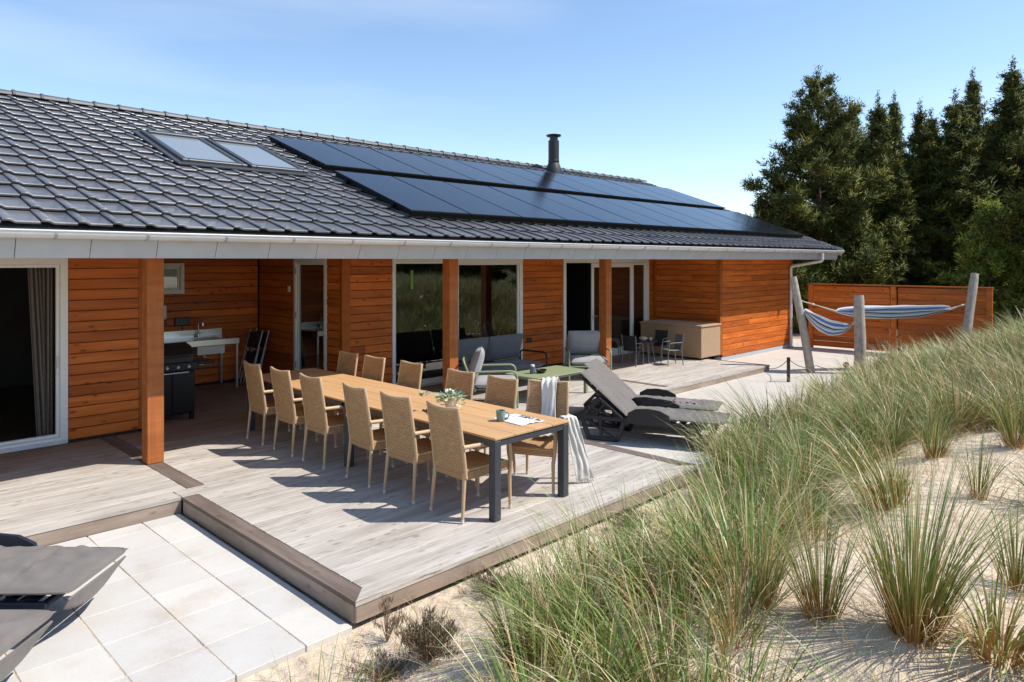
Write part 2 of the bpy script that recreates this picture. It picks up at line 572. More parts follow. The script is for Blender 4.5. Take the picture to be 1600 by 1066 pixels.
# ------------------------------------------------------------------ mesh helpers
class MB:
    def __init__(s):
        s.v, s.f = [], []
        s.uv = None

    def add(s, vs, fs, M=None):
        o = len(s.v)
        if M is not None:
            vs = [M @ Vector(p) for p in vs]
        s.v += [tuple(p) for p in vs]
        s.f += [tuple(i + o for i in f) for f in fs]

    def box(s, x0, x1, y0, y1, z0, z1, M=None, c=0.0):
        if c <= 0:
            vs = [(x, y, z) for x in (x0, x1) for y in (y0, y1) for z in (z0, z1)]
            s.add(vs, [(0, 1, 3, 2), (4, 6, 7, 5), (0, 4, 5, 1), (2, 3, 7, 6), (0, 2, 6, 4), (1, 5, 7, 3)], M)
            return s
        # chamfered
        cx_, cy_, cz_ = (x0 + x1) / 2, (y0 + y1) / 2, (z0 + z1) / 2
        hx, hy, hz = (x1 - x0) / 2, (y1 - y0) / 2, (z1 - z0) / 2
        c = min(c, hx * .9, hy * .9, hz * .9)
        vs, idx = [], {}
        for i in (-1, 1):
            for j in (-1, 1):
                for k in (-1, 1):
                    for ax in range(3):
                        h = [hx - c, hy - c, hz - c]
                        h[ax] += c
                        idx[(i, j, k, ax)] = len(vs)
                        vs.append((cx_ + i * h[0], cy_ + j * h[1], cz_ + k * h[2]))
        I = idx
        fs = []
        S = (-1, 1)
        for g in S:
            fx = [I[(g, -1, -1, 0)], I[(g, 1, -1, 0)], I[(g, 1, 1, 0)], I[(g, -1, 1, 0)]]
            fy = [I[(-1, g, -1, 1)], I[(-1, g, 1, 1)], I[(1, g, 1, 1)], I[(1, g, -1, 1)]]
            fz = [I[(-1, -1, g, 2)], I[(1, -1, g, 2)], I[(1, 1, g, 2)], I[(-1, 1, g, 2)]]
            for q in (fx, fy, fz):
                fs.append(tuple(q if g > 0 else q[::-1]))
        for a in S:
            for b in S:
                fs.append((I[(a, b, -1, 0)], I[(a, b, 1, 0)], I[(a, b, 1, 1)], I[(a, b, -1, 1)]) if a * b < 0 else (I[(a, b, 1, 0)], I[(a, b, -1, 0)], I[(a, b, -1, 1)], I[(a, b, 1, 1)]))
                fs.append((I[(a, -1, b, 0)], I[(a, 1, b, 0)], I[(a, 1, b, 2)], I[(a, -1, b, 2)]) if a * b > 0 else (I[(a, 1, b, 0)], I[(a, -1, b, 0)], I[(a, -1, b, 2)], I[(a, 1, b, 2)]))
                fs.append((I[(-1, a, b, 1)], I[(1, a, b, 1)], I[(1, a, b, 2)], I[(-1, a, b, 2)]) if a * b < 0 else (I[(1, a, b, 1)], I[(-1, a, b, 1)], I[(-1, a, b, 2)], I[(1, a, b, 2)]))
                for k in S:
                    t = (I[(a, b, k, 0)], I[(a, b, k, 1)], I[(a, b, k, 2)])
                    fs.append(t if a * b * k > 0 else t[::-1])
        s.add(vs, fs, M)
        return s

    def prism(s, prof, x0, x1, M=None):
        """profile of (y, z) points extruded along x"""
        n = len(prof)
        vs = [(x0, y, z) for y, z in prof] + [(x1, y, z) for y, z in prof]
        fs = [(i, (i + 1) % n, n + (i + 1) % n, n + i) for i in range(n)]
        fs += [tuple(range(n))[::-1], tuple(range(n, 2 * n))]
        s.add(vs, fs, M)
        return s

    def poly(s, pts, z0, z1, M=None):
        """plan polygon extruded in z"""
        n = len(pts)
        vs = [(x, y, z0) for x, y in pts] + [(x, y, z1) for x, y in pts]
        fs = [(i, (i + 1) % n, n + (i + 1) % n, n + i) for i in range(n)]
        fs += [tuple(range(n))[::-1], tuple(range(n, 2 * n))]
        s.add(vs, fs, M)
        return s

    def tube(s, path, r, n=8, M=None, caps=True):
        P = [Vector(p) for p in path]
        R = r if isinstance(r, (list, tuple)) else [r] * len(P)
        vs, fs = [], []
        up = None
        for i, p in enumerate(P):
            d = (P[min(i + 1, len(P) - 1)] - P[max(i - 1, 0)])
            d = d.normalized() if d.length > 1e-9 else Vector((0, 0, 1))
            if up is None:
                up = Vector((0, 0, 1)) if abs(d.z) < 0.9 else Vector((1, 0, 0))
            a = d.cross(up)
            if a.length < 1e-6:
                a = d.orthogonal()
            a.normalize()
            b = a.cross(d).normalized()
            up = b
            for k in range(n):
                t = 2 * math.pi * k / n
                vs.append(p + (a * math.cos(t) + b * math.sin(t)) * R[i])
        for i in range(len(P) - 1):
            for k in range(n):
                k2 = (k + 1) % n
                fs.append((i * n + k, i * n + k2, (i + 1) * n + k2, (i + 1) * n + k))
        if caps:
            fs.append(tuple(range(n))[::-1])
            fs.append(tuple(range((len(P) - 1) * n, len(P) * n)))
        s.add(vs, fs, M)
        return s

    def lathe(s, prof, n=20, M=None):
        vs, fs = [], []
        for r, z in prof:
            for k in range(n):
                t = 2 * math.pi * k / n
                vs.append((r * math.cos(t), r * math.sin(t), z))
        for i in range(len(prof) - 1):
            for k in range(n):
                k2 = (k + 1) % n
                fs.append((i * n + k, i * n + k2, (i + 1) * n + k2, (i + 1) * n + k))
        if prof[0][0] > 1e-6:
            fs.append(tuple(range(n))[::-1])
        if prof[-1][0] > 1e-6:
            m = (len(prof) - 1) * n
            fs.append(tuple(range(m, m + n)))
        s.add(vs, fs, M)
        return s

    def sheet(s, grid, th=0.006, M=None):
        """grid[i][j] of points -> a closed sheet of thickness th, with uv (i, j in 0..1)"""
        ni, nj = len(grid), len(grid[0])
        G = [[Vector(p) for p in row] for row in grid]
        top, bot, uv = [], [], []
        for i in range(ni):
            for j in range(nj):
                di = G[min(i + 1, ni - 1)][j] - G[max(i - 1, 0)][j]
                dj = G[i][min(j + 1, nj - 1)] - G[i][max(j - 1, 0)]
                nn = di.cross(dj)
                nn = nn.normalized() if nn.length > 1e-9 else Vector((0, 0, 1))
                top.append(G[i][j] + nn * th / 2)
                bot.append(G[i][j] - nn * th / 2)
                uv.append((i / (ni - 1), j / (nj - 1)))
        N = ni * nj
        fs = []
        for i in range(ni - 1):
            for j in range(nj - 1):
                a, b, c, d = i * nj + j, (i + 1) * nj + j, (i + 1) * nj + j + 1, i * nj + j + 1
                fs.append((a, b, c, d))
                fs.append((N + d, N + c, N + b, N + a))
        rim = [(i, 0) for i in range(ni)] + [(ni - 1, j) for j in range(1, nj)] + [(i, nj - 1) for i in range(ni - 2, -1, -1)] + [(0, j) for j in range(nj - 2, 0, -1)]
        for q in range(len(rim)):
            a = rim[q][0] * nj + rim[q][1]
            b = rim[(q + 1) % len(rim)][0] * nj + rim[(q + 1) % len(rim)][1]
            fs.append((b, a, N + a, N + b))
        if s.uv is None:
            s.uv = [(0, 0)] * len(s.v)
        s.add(top + bot, fs, M)
        s.uv += uv + uv
        return s

    def mesh(s, name, mat=None, smooth=None):
        me = bpy.data.meshes.new(name)
        me.from_pydata(s.v, [], s.f)
        if mat:
            me.materials.append(MATS[mat])
        if s.uv:
            ul = me.uv_layers.new(name='UVMap')
            li = np.empty(len(me.loops), dtype=np.int32)
            me.loops.foreach_get('vertex_index', li)
            ul.data.foreach_set('uv', np.array(s.uv, dtype=np.float32)[li].ravel())
        if smooth:
            me.polygons.foreach_set('use_smooth', [True] * len(me.polygons))
            me.set_sharp_from_angle(angle=rad(smooth))
        me.update()
        return me


def link(name, me, parent=None, loc=None, rot=None, M=None):
    o = bpy.data.objects.new(name, me)
    COL.objects.link(o)
    if parent is not None:
        o.parent = parent
    if M is not None:
        o.matrix_basis = M
    if loc is not None:
        o.location = loc
    if rot is not None:
        o.rotation_euler = rot
    return o


def obj(name, mb, mat, parent=None, smooth=None, **kw):
    return link(name, mb.mesh(name, mat, smooth), parent, **kw)


def tag(o, label, cat=None, group=None, kind=None):
    if label:
        o['label'] = label
    if cat:
        o['category'] = cat
    if group:
        o['group'] = group
    if kind:
        o['kind'] = kind
    return o


def thing(name, label, cat, loc=(0, 0, 0), rz=0.0, group=None):
    o = link(name, None, loc=loc, rot=(0, 0, rz))
    o.empty_display_size = 0.1
    return tag(o, label, cat, group)


def dup(root, loc, rz, label=None):
    r = root.copy()
    COL.objects.link(r)
    r.location = loc
    r.rotation_euler = (0, 0, rz)
    if label:
        r['label'] = label

    def rec(a, b):
        for ch in a.children:
            c = ch.copy()
            COL.objects.link(c)
            c.parent = b
            rec(ch, c)
    rec(root, r)
    return r


def fillet(pts, r=0.05, n=5):
    P = [Vector(p) for p in pts]
    out = [P[0]]
    for i in range(1, len(P) - 1):
        a, b, c = P[i - 1], P[i], P[i + 1]
        d1, d2 = (a - b), (c - b)
        rr = min(r, d1.length * 0.49, d2.length * 0.49)
        p1, p2 = b + d1.normalized() * rr, b + d2.normalized() * rr
        for k in range(n + 1):
            t = k / n
            out.append(p1 * (1 - t) ** 2 + b * 2 * t * (1 - t) + p2 * t * t)
    out.append(P[-1])
    return out


def cushion(mb, L, W, T, nx=18, ny=14, seams=(), buttons=(), M=None, seed=0, sharp=5.0, wr=0.006):
    """pillow-like slab, L along x, W along y, centred, bottom at z=0"""
    vs, fs = [], []
    for side in (1, -1):
        for i in range(nx + 1):
            for j in range(ny + 1):
                u, v = 2 * i / nx - 1, 2 * j / ny - 1
                u = math.copysign(abs(u) ** 0.8, u)
                v = math.copysign(abs(v) ** 0.8, v)
                h = (max(0, 1 - abs(u) ** sharp) ** 0.5) * (max(0, 1 - abs(v) ** sharp) ** 0.5)
                for sx in seams:
                    h *= 1 - 0.45 * math.exp(-((u - sx) * L / 2 / 0.018) ** 2)
                for bx, by in buttons:
                    h *= 1 - 0.55 * math.exp(-(((u - bx) * L / 2) ** 2 + ((v - by) * W / 2) ** 2) / 0.065 ** 2)
                wn = mnoise.noise(Vector((u * L * 5 + seed * 7.3, v * W * 5, side * 3.1))) * wr
                inset = 1 - 0.015 * (1 - abs(u)) * 0
                x, y = u * L / 2 * inset, v * W / 2
                z = T / 2 + side * (T / 2) * h + wn * h
                vs.append((x, y, z))
    n1 = (nx + 1) * (ny + 1)
    for sidx in (0, 1):
        for i in range(nx):
            for j in range(ny):
                a = sidx * n1 + i * (ny + 1) + j
                q = (a, a + ny + 1, a + ny + 2, a + 1)
                fs.append(q if sidx == 0 else q[::-1])
    mb.add(vs, fs, M)
    return mb


def look_matrix(loc, rot):
    return Matrix.Translation(loc) @ Euler(rot).to_matrix().to_4x4()


# ------------------------------------------------------------------ ground
def sstep(a, b, x):
    t = min(1, max(0, (x - a) / (b - a)))
    return t * t * (3 - 2 * t)


def dune_h(x, y):
    y0 = 4.0 + 0.42 * sstep(7, 9, x) + 0.35 * sstep(10.5, 14, x)
    H = 0.66 + 0.62 * sstep(9, 14, x)
    s = sstep(0, 2.9 + 1.3 * sstep(7, 12, x), y0 - y)
    base = -0.19
    if x > 6.9:
        base = -0.19 + 0.02 * sstep(7, 10, x)
    n = mnoise.noise(Vector((x * 0.55, y * 0.55, 0.3))) * 0.16 + mnoise.noise(Vector((x * 1.7, y * 1.7, 1.3))) * 0.05
    far = sstep(18, 22, x)
    h = base + s * (H + n) * (1 - 0.6 * far)
    if x < 2.0:
        h -= 0.1 * sstep(2.0, 0.0, x) * s
    # gentle unevenness also on the flat sand in front of the terrace
    if y < y0 + 0.3:
        h += 0.02 * mnoise.noise(Vector((x * 2.3, y * 2.3, 7.7))) + 0.022 * mnoise.noise(Vector((x * 5.5, y * 5.5, 2.2))) * (1 if y < 3.9 else 0)
    if y > y0:
        h = min(h, base)
    if y > 9.5:
        h = -0.25
    return h


def axis(dense0, dense1, step, far):
    a = list(np.arange(dense0, dense1 + 1e-6, step))
    d, p = step, dense1
    while p < far:
        d *= 1.35
        p += d
        a.append(p)
    d, p = step, dense0
    lo = []
    while p > -far:
        d *= 1.35
        p -= d
        lo.append(p)
    return lo[::-1] + a


xs, ys = axis(-2, 22, 0.08, 900), axis(-3, 7, 0.08, 900)
vs = [(x, y, dune_h(x, y)) for x in xs for y in ys]
ny_ = len(ys)
fs = [(i * ny_ + j, (i + 1) * ny_ + j, (i + 1) * ny_ + j + 1, i * ny_ + j + 1) for i in range(len(xs) - 1) for j in range(ny_ - 1)]
mb = MB()
mb.add(vs, fs)
g_o = obj('ground', mb, 'sand', smooth=180)
tag(g_o, 'pale dune sand with plant litter rising from the terrace', kind='structure')

# pale levelled sand yard between terrace, loungers and fence
mb = MB()
gx = np.arange(9.9, 22.01, 0.35)
gy = np.arange(4.4, 9.61, 0.35)
vs = [(x, y, -0.128 + 0.008 * mnoise.noise(Vector((x, y, 5)))) for x in gx for y in gy]
m_ = len(gy)
mb.add(vs, [(i * m_ + j, (i + 1) * m_ + j, (i + 1) * m_ + j + 1, i * m_ + j + 1) for i in range(len(gx) - 1) for j in range(m_ - 1)])
tag(obj('sand_yard', mb, 'pale_sand', smooth=180), 'level pale sand yard beside the terrace', kind='structure')

# ------------------------------------------------------------------ paving slabs
def paving(name, label, x_lines, y_lines, ztop):
    base = MB()
    base.box(x_lines[0] + 0.02, x_lines[-1] - 0.02, y_lines[0] + 0.02, y_lines[-1] - 0.02, ztop - 0.10, ztop - 0.0055)
    b = obj(name, base, 'sand')
    tag(b, label, kind='structure')
    me = {}
    for i in range(len(x_lines) - 1):
        for j in range(len(y_lines) - 1):
            wx, wy = x_lines[i + 1] - x_lines[i], y_lines[j + 1] - y_lines[j]
            k = (round(wx, 3), round(wy, 3))
            if k not in me:
                m2 = MB()
                m2.box(-wx / 2 + 0.004, wx / 2 - 0.004, -wy / 2 + 0.002, wy / 2 - 0.002, -0.05, 0, c=0.004)
                me[k] = m2.mesh('paving_slab', 'concrete_slab')
            o = link('paving_slab', me[k], b, loc=((x_lines[i] + x_lines[i + 1]) / 2, (y_lines[j] + y_lines[j + 1]) / 2, ztop + rnd.uniform(-0.0015, 0.0015)))
            o.rotation_euler = (rnd.uniform(-.003, .003), rnd.uniform(-.003, .003), 0)


xl = [2.64] + [2.295 - 0.455 * i for i in range(9)]
paving('paving', 'pale square paving slabs in the corner of the terrace', sorted(xl), [4.1 + 0.4667 * i for i in range(6)] + [6.9, 7.12], -0.15)
paving('lounger_paving', 'pale square paving slabs under the pair of loungers', [7.16 + 0.46 * i for i in range(7)], [4.35 + 0.46 * i for i in range(6)] + [6.91], -0.15)

# ------------------------------------------------------------------ terrace deck
deck_base = MB()
deck_base.box(2.70, 6.98, 4.14, 10.26, -0.14, -0.032)
deck_base.box(-4, 2.70, 7.17, 10.26, -0.14, -0.032)
deck_base.box(6.98, 15.05, 6.97, 10.26, -0.14, -0.032)
deck_base.box(3.45, 6.40, 10.26, 13.25, -0.14, -0.032)
deck = obj('terrace_deck', deck_base, 'deck_under')
tag(deck, 'weathered pale timber terrace with dark edge boards', kind='structure')
board_cache = {}


def board(name, mat, L, Wd, T, ctr, rz=0.0, parent=None, ch=0.004):
    """a board of length L along local x, width Wd, top at ctr.z"""
    k = (name, mat, round(L, 3), round(Wd, 3), round(T, 3))
    if k not in board_cache:
        m2 = MB()
        m2.prism([(-Wd / 2, -T), (Wd / 2, -T), (Wd / 2, -ch), (Wd / 2 - ch, 0), (-Wd / 2 + ch, 0), (-Wd / 2, -ch)], -L / 2, L / 2)
        board_cache[k] = m2.mesh(name, mat)
    return link(name, board_cache[k], parent, loc=ctr, rot=(0, 0, rz))


def deck_field(x0, x1, y0, y1, pitch=0.143, joint=None):
    n = max(1, round((y1 - y0) / pitch))
    p = (y1 - y0) / n
    for i in range(n):
        y = y0 + (i + .5) * p
        cuts = [x0, x1]
        if joint:
            cuts = [x0, joint + (0.6 if i % 2 else -0.4) + rnd.uniform(-.2, .2), x1]
        for a, b in zip(cuts[:-1], cuts[1:]):
            board('deck_board', 'deck_wood', round(b - a - 0.004, 2), round(p - 0.006, 4), 0.028, ((a + b) / 2, y, rnd.uniform(-.0012, .0012)), 0, deck)


deck_field(2.815, 6.985, 4.25, 7.12)
deck_field(2.975, 6.985, 7.37, 10.25)
deck_field(2.665, 6.985, 7.125, 7.365, pitch=0.125)
deck_field(-4, 2.655, 7.285, 7.37, pitch=0.09)
deck_field(-4, 2.795, 7.372, 10.25, joint=0.1)
deck_field(3.45, 6.385, 10.255, 13.24)
deck_field(7.15, 11.115, 7.08, 10.25)
deck_field(11.265, 14.96, 7.08, 10.25)


def edge(pts, name='edge_board', mat='edge_wood', z0=-0.030, z1=0.002):
    cx_ = sum(p[0] for p in pts) / len(pts)
    cy_ = sum(p[1] for p in pts) / len(pts)
    xsn = [p[0] for p in pts]
    ysn = [p[1] for p in pts]
    along_y = (max(ysn) - min(ysn)) > (max(xsn) - min(xsn))
    rz = math.pi / 2 if along_y else 0
    R = Matrix.Rotation(-rz, 2)
    loc_pts = [tuple(R @ Vector((p[0] - cx_, p[1] - cy_))) for p in pts]
    m2 = MB()
    m2.poly(loc_pts, z0, z1)
    return link(name, m2.mesh(name, mat), deck, loc=(cx_, cy_, 0), rot=(0, 0, rz))


edge([(2.66, 4.10), (2.805, 4.245), (2.805, 7.12), (2.66, 7.12)])            # left kerb of the dining deck
edge([(2.66, 4.10), (7.14, 4.10), (6.995, 4.245), (2.805, 4.245)], mat='deck_wood')
edge([(7.14, 4.10), (7.14, 10.25), (6.995, 10.25), (6.995, 4.245)])
edge([(2.80, 7.372), (2.965, 7.372), (2.965, 10.25), (2.80, 10.25)])
edge([(11.12, 7.08), (11.26, 7.08), (11.26, 10.25), (11.12, 10.25)])
edge([(-4, 7.13), (2.655, 7.13), (2.655, 7.28), (-4, 7.28)], mat='deck_wood')
edge([(7.15, 6.93), (15.10, 6.93), (14.965, 7.07), (7.15, 7.07)], mat='deck_wood')
edge([(15.10, 6.93), (15.02, 8.42), (14.965, 8.42), (14.965, 7.07)])


def fascia(p, q, zt=-0.004, h=0.135, mat='fascia_wood'):
    p, q = Vector((*p, 0)), Vector((*q, 0))
    L = (q - p).length
    ang = math.atan2(q.y - p.y, q.x - p.x)
    m2 = MB()
    m2.box(-L / 2, L / 2, -0.012, 0.012, -h, 0, c=0.003)
    c = (p + q) / 2
    link('fascia_board', m2.mesh('fascia_board', mat), deck, loc=(c.x, c.y, zt - 0.028), rot=(0, 0, ang))


for x0, x1 in ((2.668, 4.9), (4.903, 7.13)):
    fascia((x0, 4.118), (x1, 4.118), h=0.115)
fascia((2.676, 4.132), (2.676, 7.11), h=0.125)
fascia((-4, 7.148), (-0.6, 7.148), h=0.125)
fascia((-0.597, 7.148), (2.66, 7.148), h=0.125)
fascia((7.126, 4.132), (7.126, 6.93), h=0.125)
fascia((7.15, 6.948), (11.0, 6.948), h=0.125)
fascia((11.003, 6.948), (15.08, 6.948), h=0.125)
fascia((15.08, 6.962), (15.0, 8.42), h=0.125)

# ------------------------------------------------------------------ the house
house = thing('timber_house', 'long orange timber holiday house with black tiled roof and covered terrace', 'house')
FAC = 10.28      # face of the main facade
ROWS, Z0, ZT = 17, 0.03, 2.335
PITCH = (ZT - Z0) / ROWS


def wall(face, a, b, axis_, pos, z0=Z0, rows=ROWS, joint=None, thick=0.15):
    """planked wall. axis_ 'x': runs along x at y=pos facing -y; 'y': runs along y at x=pos facing -x"""
    back = MB()
    if axis_ == 'x':
        back.box(a, b, pos + 0.022, pos + thick, z0 - 0.02, 2.42)
    else:
        back.box(pos + 0.022, pos + thick, a, b, z0 - 0.02, 2.42)
    wl = obj('wall', back, 'backing_dark', house)
    p = (ZT - z0) / rows
    for i in range(rows):
        cuts = [a, b]
        if joint and i % 4 == 1:
            cuts = [a, a + (b - a) * rnd.uniform(0.35, 0.7), b]
        for q, r in zip(cuts[:-1], cuts[1:]):
            L = r - q - 0.003
            k = ('plank', round(L, 3), round(p, 4))
            if k not in board_cache:
                m2 = MB()
                h = p - 0.006
                # board with a chamfered lower edge so each joint throws a line of shade
                m2.prism([(0.0, 0.011), (0.013, 0.0), (0.020, 0.0), (0.020, h), (0.004, h), (0.0, h - 0.004)], -L / 2, L / 2)
                board_cache[k] = m2.mesh('plank', 'orange_wood')
            c = (q + r) / 2
            zz = z0 + i * p
            off = rnd.uniform(-0.0015, 0.0015)
            if axis_ == 'x':
                link('plank', board_cache[k], wl, loc=(c, pos + off, zz))
            else:
                link('plank', board_cache[k], wl, loc=(pos + off, c, zz), rot=(0, 0, -math.pi / 2))
    return wl


def trim(x0, x1, y0, y1, z0=Z0, z1=2.335, mat='trim_wood'):
    m2 = MB()
    m2.box(x0, x1, y0, y1, z0, z1, c=0.003)
    obj('corner_board', m2, mat, house)


wall('left', 2.45, 3.275, 'x', FAC)
trim(3.277, 3.43, FAC - 0.006, FAC + 0.3)
wall('nook_back', 3.45, 6.40, 'x', 13.30, joint=True)
wall('nook_side', 10.36, 10.78, 'y', 6.42)
wall('nook_side', 11.92, 13.28, 'y', 6.42)
trim(6.405, 6.56, FAC - 0.008, FAC + 0.08)
wall('mid', 6.563, 7.42, 'x', FAC, joint=True)
wall('mid', 10.74, 12.04, 'x', FAC, joint=True)
wall('recess', 15.42, 15.64, 'x', FAC)
wall('recess_side', 8.40 + 0.10, FAC - 0.09, 'y', 15.62, joint=True)
trim(15.605, 15.70, FAC - 0.088, FAC - 0.01)
trim(15.605, 15.72, 8.392, 8.495)
wall('right', 15.723, 19.60, 'x', 8.40, z0=-0.03, joint=True)
trim(19.603, 19.72, 8.392, 8.5, z0=-0.03)
# masses the planks do not cover: gable end, back, inner partitions, floor, ceiling
m2 = MB()
m2.box(19.62, 19.72, 8.52, 19.2, -0.1, 2.6)
m2.add([(19.62, 8.0, 2.6), (19.62, 20.0, 2.6), (19.62, 14.0, 4.9), (19.72, 8.0, 2.6), (19.72, 20.0, 2.6), (19.72, 14.0, 4.9)], [(0, 2, 1), (3, 4, 5), (0, 3, 5, 2), (1, 2, 5, 4), (0, 1, 4, 3)])
m2.box(-4, 19.62, 19.1, 19.2, -0.1, 2.6)
m2.box(-4.1, -4.0, 10.3, 19.2, -0.1, 2.6)
obj('wall', m2, 'orange_wood', house)
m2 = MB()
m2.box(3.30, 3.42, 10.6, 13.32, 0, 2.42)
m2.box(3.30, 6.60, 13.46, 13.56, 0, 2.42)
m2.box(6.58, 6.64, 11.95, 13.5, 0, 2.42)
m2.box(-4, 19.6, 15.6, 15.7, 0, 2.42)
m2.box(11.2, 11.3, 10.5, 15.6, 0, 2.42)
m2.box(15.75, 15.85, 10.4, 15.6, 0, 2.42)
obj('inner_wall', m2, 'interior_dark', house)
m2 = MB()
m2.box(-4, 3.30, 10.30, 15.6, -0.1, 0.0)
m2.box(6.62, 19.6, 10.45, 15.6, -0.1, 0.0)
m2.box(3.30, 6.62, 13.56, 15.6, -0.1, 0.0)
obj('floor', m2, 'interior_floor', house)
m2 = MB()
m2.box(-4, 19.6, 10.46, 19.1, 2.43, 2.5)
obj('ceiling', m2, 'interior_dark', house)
m2 = MB()
m2.box(-4, 20.9, 7.72, 10.45, 2.345, 2.37)
m2.box(3.43, 6.42, 10.45, 13.30, 2.345, 2.37)
obj('soffit', m2, 'soffit_wood', house)
# plinth
m2 = MB()
m2.box(15.7, 19.7, 8.41, 8.6, -0.3, -0.035)
obj('plinth', m2, 'fascia_grey', house)

# posts
for x in (-1.55, 2.80, 7.24, 11.27):
    m2 = MB()
    m2.box(-0.09, 0.09, -0.09, 0.09, 0.004, 2.343, c=0.006)
    obj('post', m2, 'post_wood', house, loc=(x + 0.09, 8.60, 0))

# ---- openings
def frame_bars(m2, a, b, z0, z1, fw, y0, y1, axis_='x', c=0.003):
    for (p, q, r, s_) in ((a, a + fw, z0, z1), (b - fw, b, z0, z1), (a + fw, b - fw, z1 - fw, z1), (a + fw, b - fw, z0, z0 + fw)):
        if axis_ == 'x':
            m2.box(p, q, y0, y1, r, s_, c=c)
        else:
            m2.box(y0, y1, p, q, r, s_, c=c)


def opening(name, a, b, z0, z1, pos, fw=0.075, axis_='x', glass=True, mat='white_frame', depth=0.09, inner=True):
    """window or door: outer frame (the part) with an inner sash and a pane as sub-parts"""
    m2 = MB()
    frame_bars(m2, a, b, z0, z1, fw, pos - 0.012, pos + depth, axis_)
    o = obj(name, m2, mat, house)
    ai, bi, zi, zj = a + fw + 0.002, b - fw - 0.002, z0 + fw + 0.002, z1 - fw - 0.002
    if inner:
        m2 = MB()
        frame_bars(m2, ai, bi, zi, zj, 0.035, pos + 0.02, pos + 0.07, axis_)
        obj('sash', m2, mat, o)
        ai, bi, zi, zj = ai + 0.03, bi - 0.03, zi + 0.03, zj - 0.03
    if glass:
        m2 = MB()
        if axis_ == 'x':
            m2.box(ai, bi, pos + 0.042, pos + 0.048, zi, zj)
        else:
            m2.box(pos + 0.042, pos + 0.048, ai, bi, zi, zj)
        obj('pane', m2, 'window_glass', o)
    return o


d = opening('sliding_door', -0.6, 2.445, 0.0, 2.332, FAC, fw=0.085, glass=False)
m2 = MB()
m2.box(-0.48, 0.88, FAC + 0.042, FAC + 0.048, 0.12, 2.21)
obj('pane', m2, 'window_glass', d)
m2 = MB()
m2.box(0.88, 0.96, FAC + 0.02, FAC + 0.07, 0.09, 2.24, c=0.003)
obj('stile', m2, 'white_frame', d)
m2 = MB()
m2.box(-0.6, 2.42, FAC - 0.05, FAC - 0.015, 0.004, 0.05, c=0.004)
obj('sill', m2, 'gutter_white', d)
m2 = MB()
m2.box(2.325, 2.337, FAC - 0.005, FAC + 0.018, 0.95, 1.1, c=0.003)
obj('handle', m2, 'steel', d)
opening('window', 7.424, 8.86, 0.03, 2.332, FAC, fw=0.055)
opening('window', 8.87, 10.735, 0.03, 2.332, FAC, fw=0.085)
m2 = MB()
m2.box(7.43, 10.73, FAC - 0.06, FAC - 0.014, 0.004, 0.045, c=0.004)
obj('sill', m2, 'gutter_white', house)
m2 = MB()
m2.box(7.85, 7.91, FAC + 0.036, FAC + 0.040, 1.78, 2.12)  # added green strip stands in for lit greenery glimpsed through the house
obj('see_through_strip', m2, 'greenery_view', house)
# garden door at the right
gd = opening('patio_door', 12.05, 15.41, 0.0, 2.332, FAC, fw=0.09, glass=False, inner=False)
m2 = MB()
frame_bars(m2, 13.05, 14.72, 0.09, 2.235, 0.10, FAC + 0.0, FAC + 0.045)
leaf = obj('door_leaf', m2, 'white_frame', gd)
m2 = MB()
m2.box(13.14, 14.63, FAC + 0.02, FAC + 0.026, 0.18, 2.14)
obj('pane', m2, 'window_glass', gd)
m2 = MB()
frame_bars(m2, 14.74, 15.315, 0.09, 2.235, 0.05, FAC + 0.03, FAC + 0.075)
obj('side_sash', m2, 'white_frame', gd)
m2 = MB()
m2.box(14.79, 15.265, FAC + 0.05, FAC + 0.056, 0.14, 2.19)
obj('pane', m2, 'window_glass', gd)
m2 = MB()
m2.box(13.075, 13.105, FAC - 0.012, FAC - 0.001, 0.9, 1.16, c=0.003)
m2.tube(fillet([(13.09, FAC - 0.01, 1.0), (13.09, FAC - 0.055, 1.0), (13.21, FAC - 0.055, 1.0)], 0.015), 0.01)
obj('handle', m2, 'steel', gd)
m2 = MB()
m2.box(13.0, 13.048, FAC + 0.0, FAC + 0.06, 0.09, 2.235, c=0.003)
obj('jamb', m2, 'black_metal', gd)
# side door of the nook (on the wall that runs into the house)
nd = opening('side_door', 10.79, 11.91, 0.0, 2.332, 6.42, fw=0.075, axis_='y')
for zz in (0.35, 1.25, 2.05):
    m2 = MB()
    m2.box(6.40, 6.416, 11.815, 11.84, zz, zz + 0.12, c=0.003)
    obj('hinge', m2, 'grey_frame', nd)
# small high window over the sink
kw = opening('kitchen_window', 3.75, 4.98, 1.70, 2.25, 13.235, fw=0.07, depth=0.064, glass=False)
m2 = MB()
m2.box(3.84, 4.89, 13.262, 13.270, 1.79, 2.16)
obj('pane', m2, 'window_glass', kw)
m2 = MB()
m2.box(3.84, 4.89, 13.285, 13.295, 1.79, 2.16)  # added dark panel stands in for the unlit room behind the pane
obj('dark_backing', m2, 'interior_dark', kw)
m2 = MB()
m2.box(6.395, 6.418, 12.03, 12.11, 1.72, 1.83, c=0.006)
obj('wall_switch', m2, 'white_plastic', house)
m2 = MB()
m2.box(4.83, 5.10, 13.262, 13.296, 1.12, 1.27, c=0.01)
m2.tube([(4.97, 13.29, 1.12), (4.97, 13.29, 0.93)], 0.012)
obj('wall_socket', m2, 'black_plastic', house)
m2 = MB()
m2.box(10.86, 10.99, FAC - 0.035, FAC - 0.003, 0.57, 0.67, c=0.008)
obj('wall_socket', m2, 'black_plastic', house)

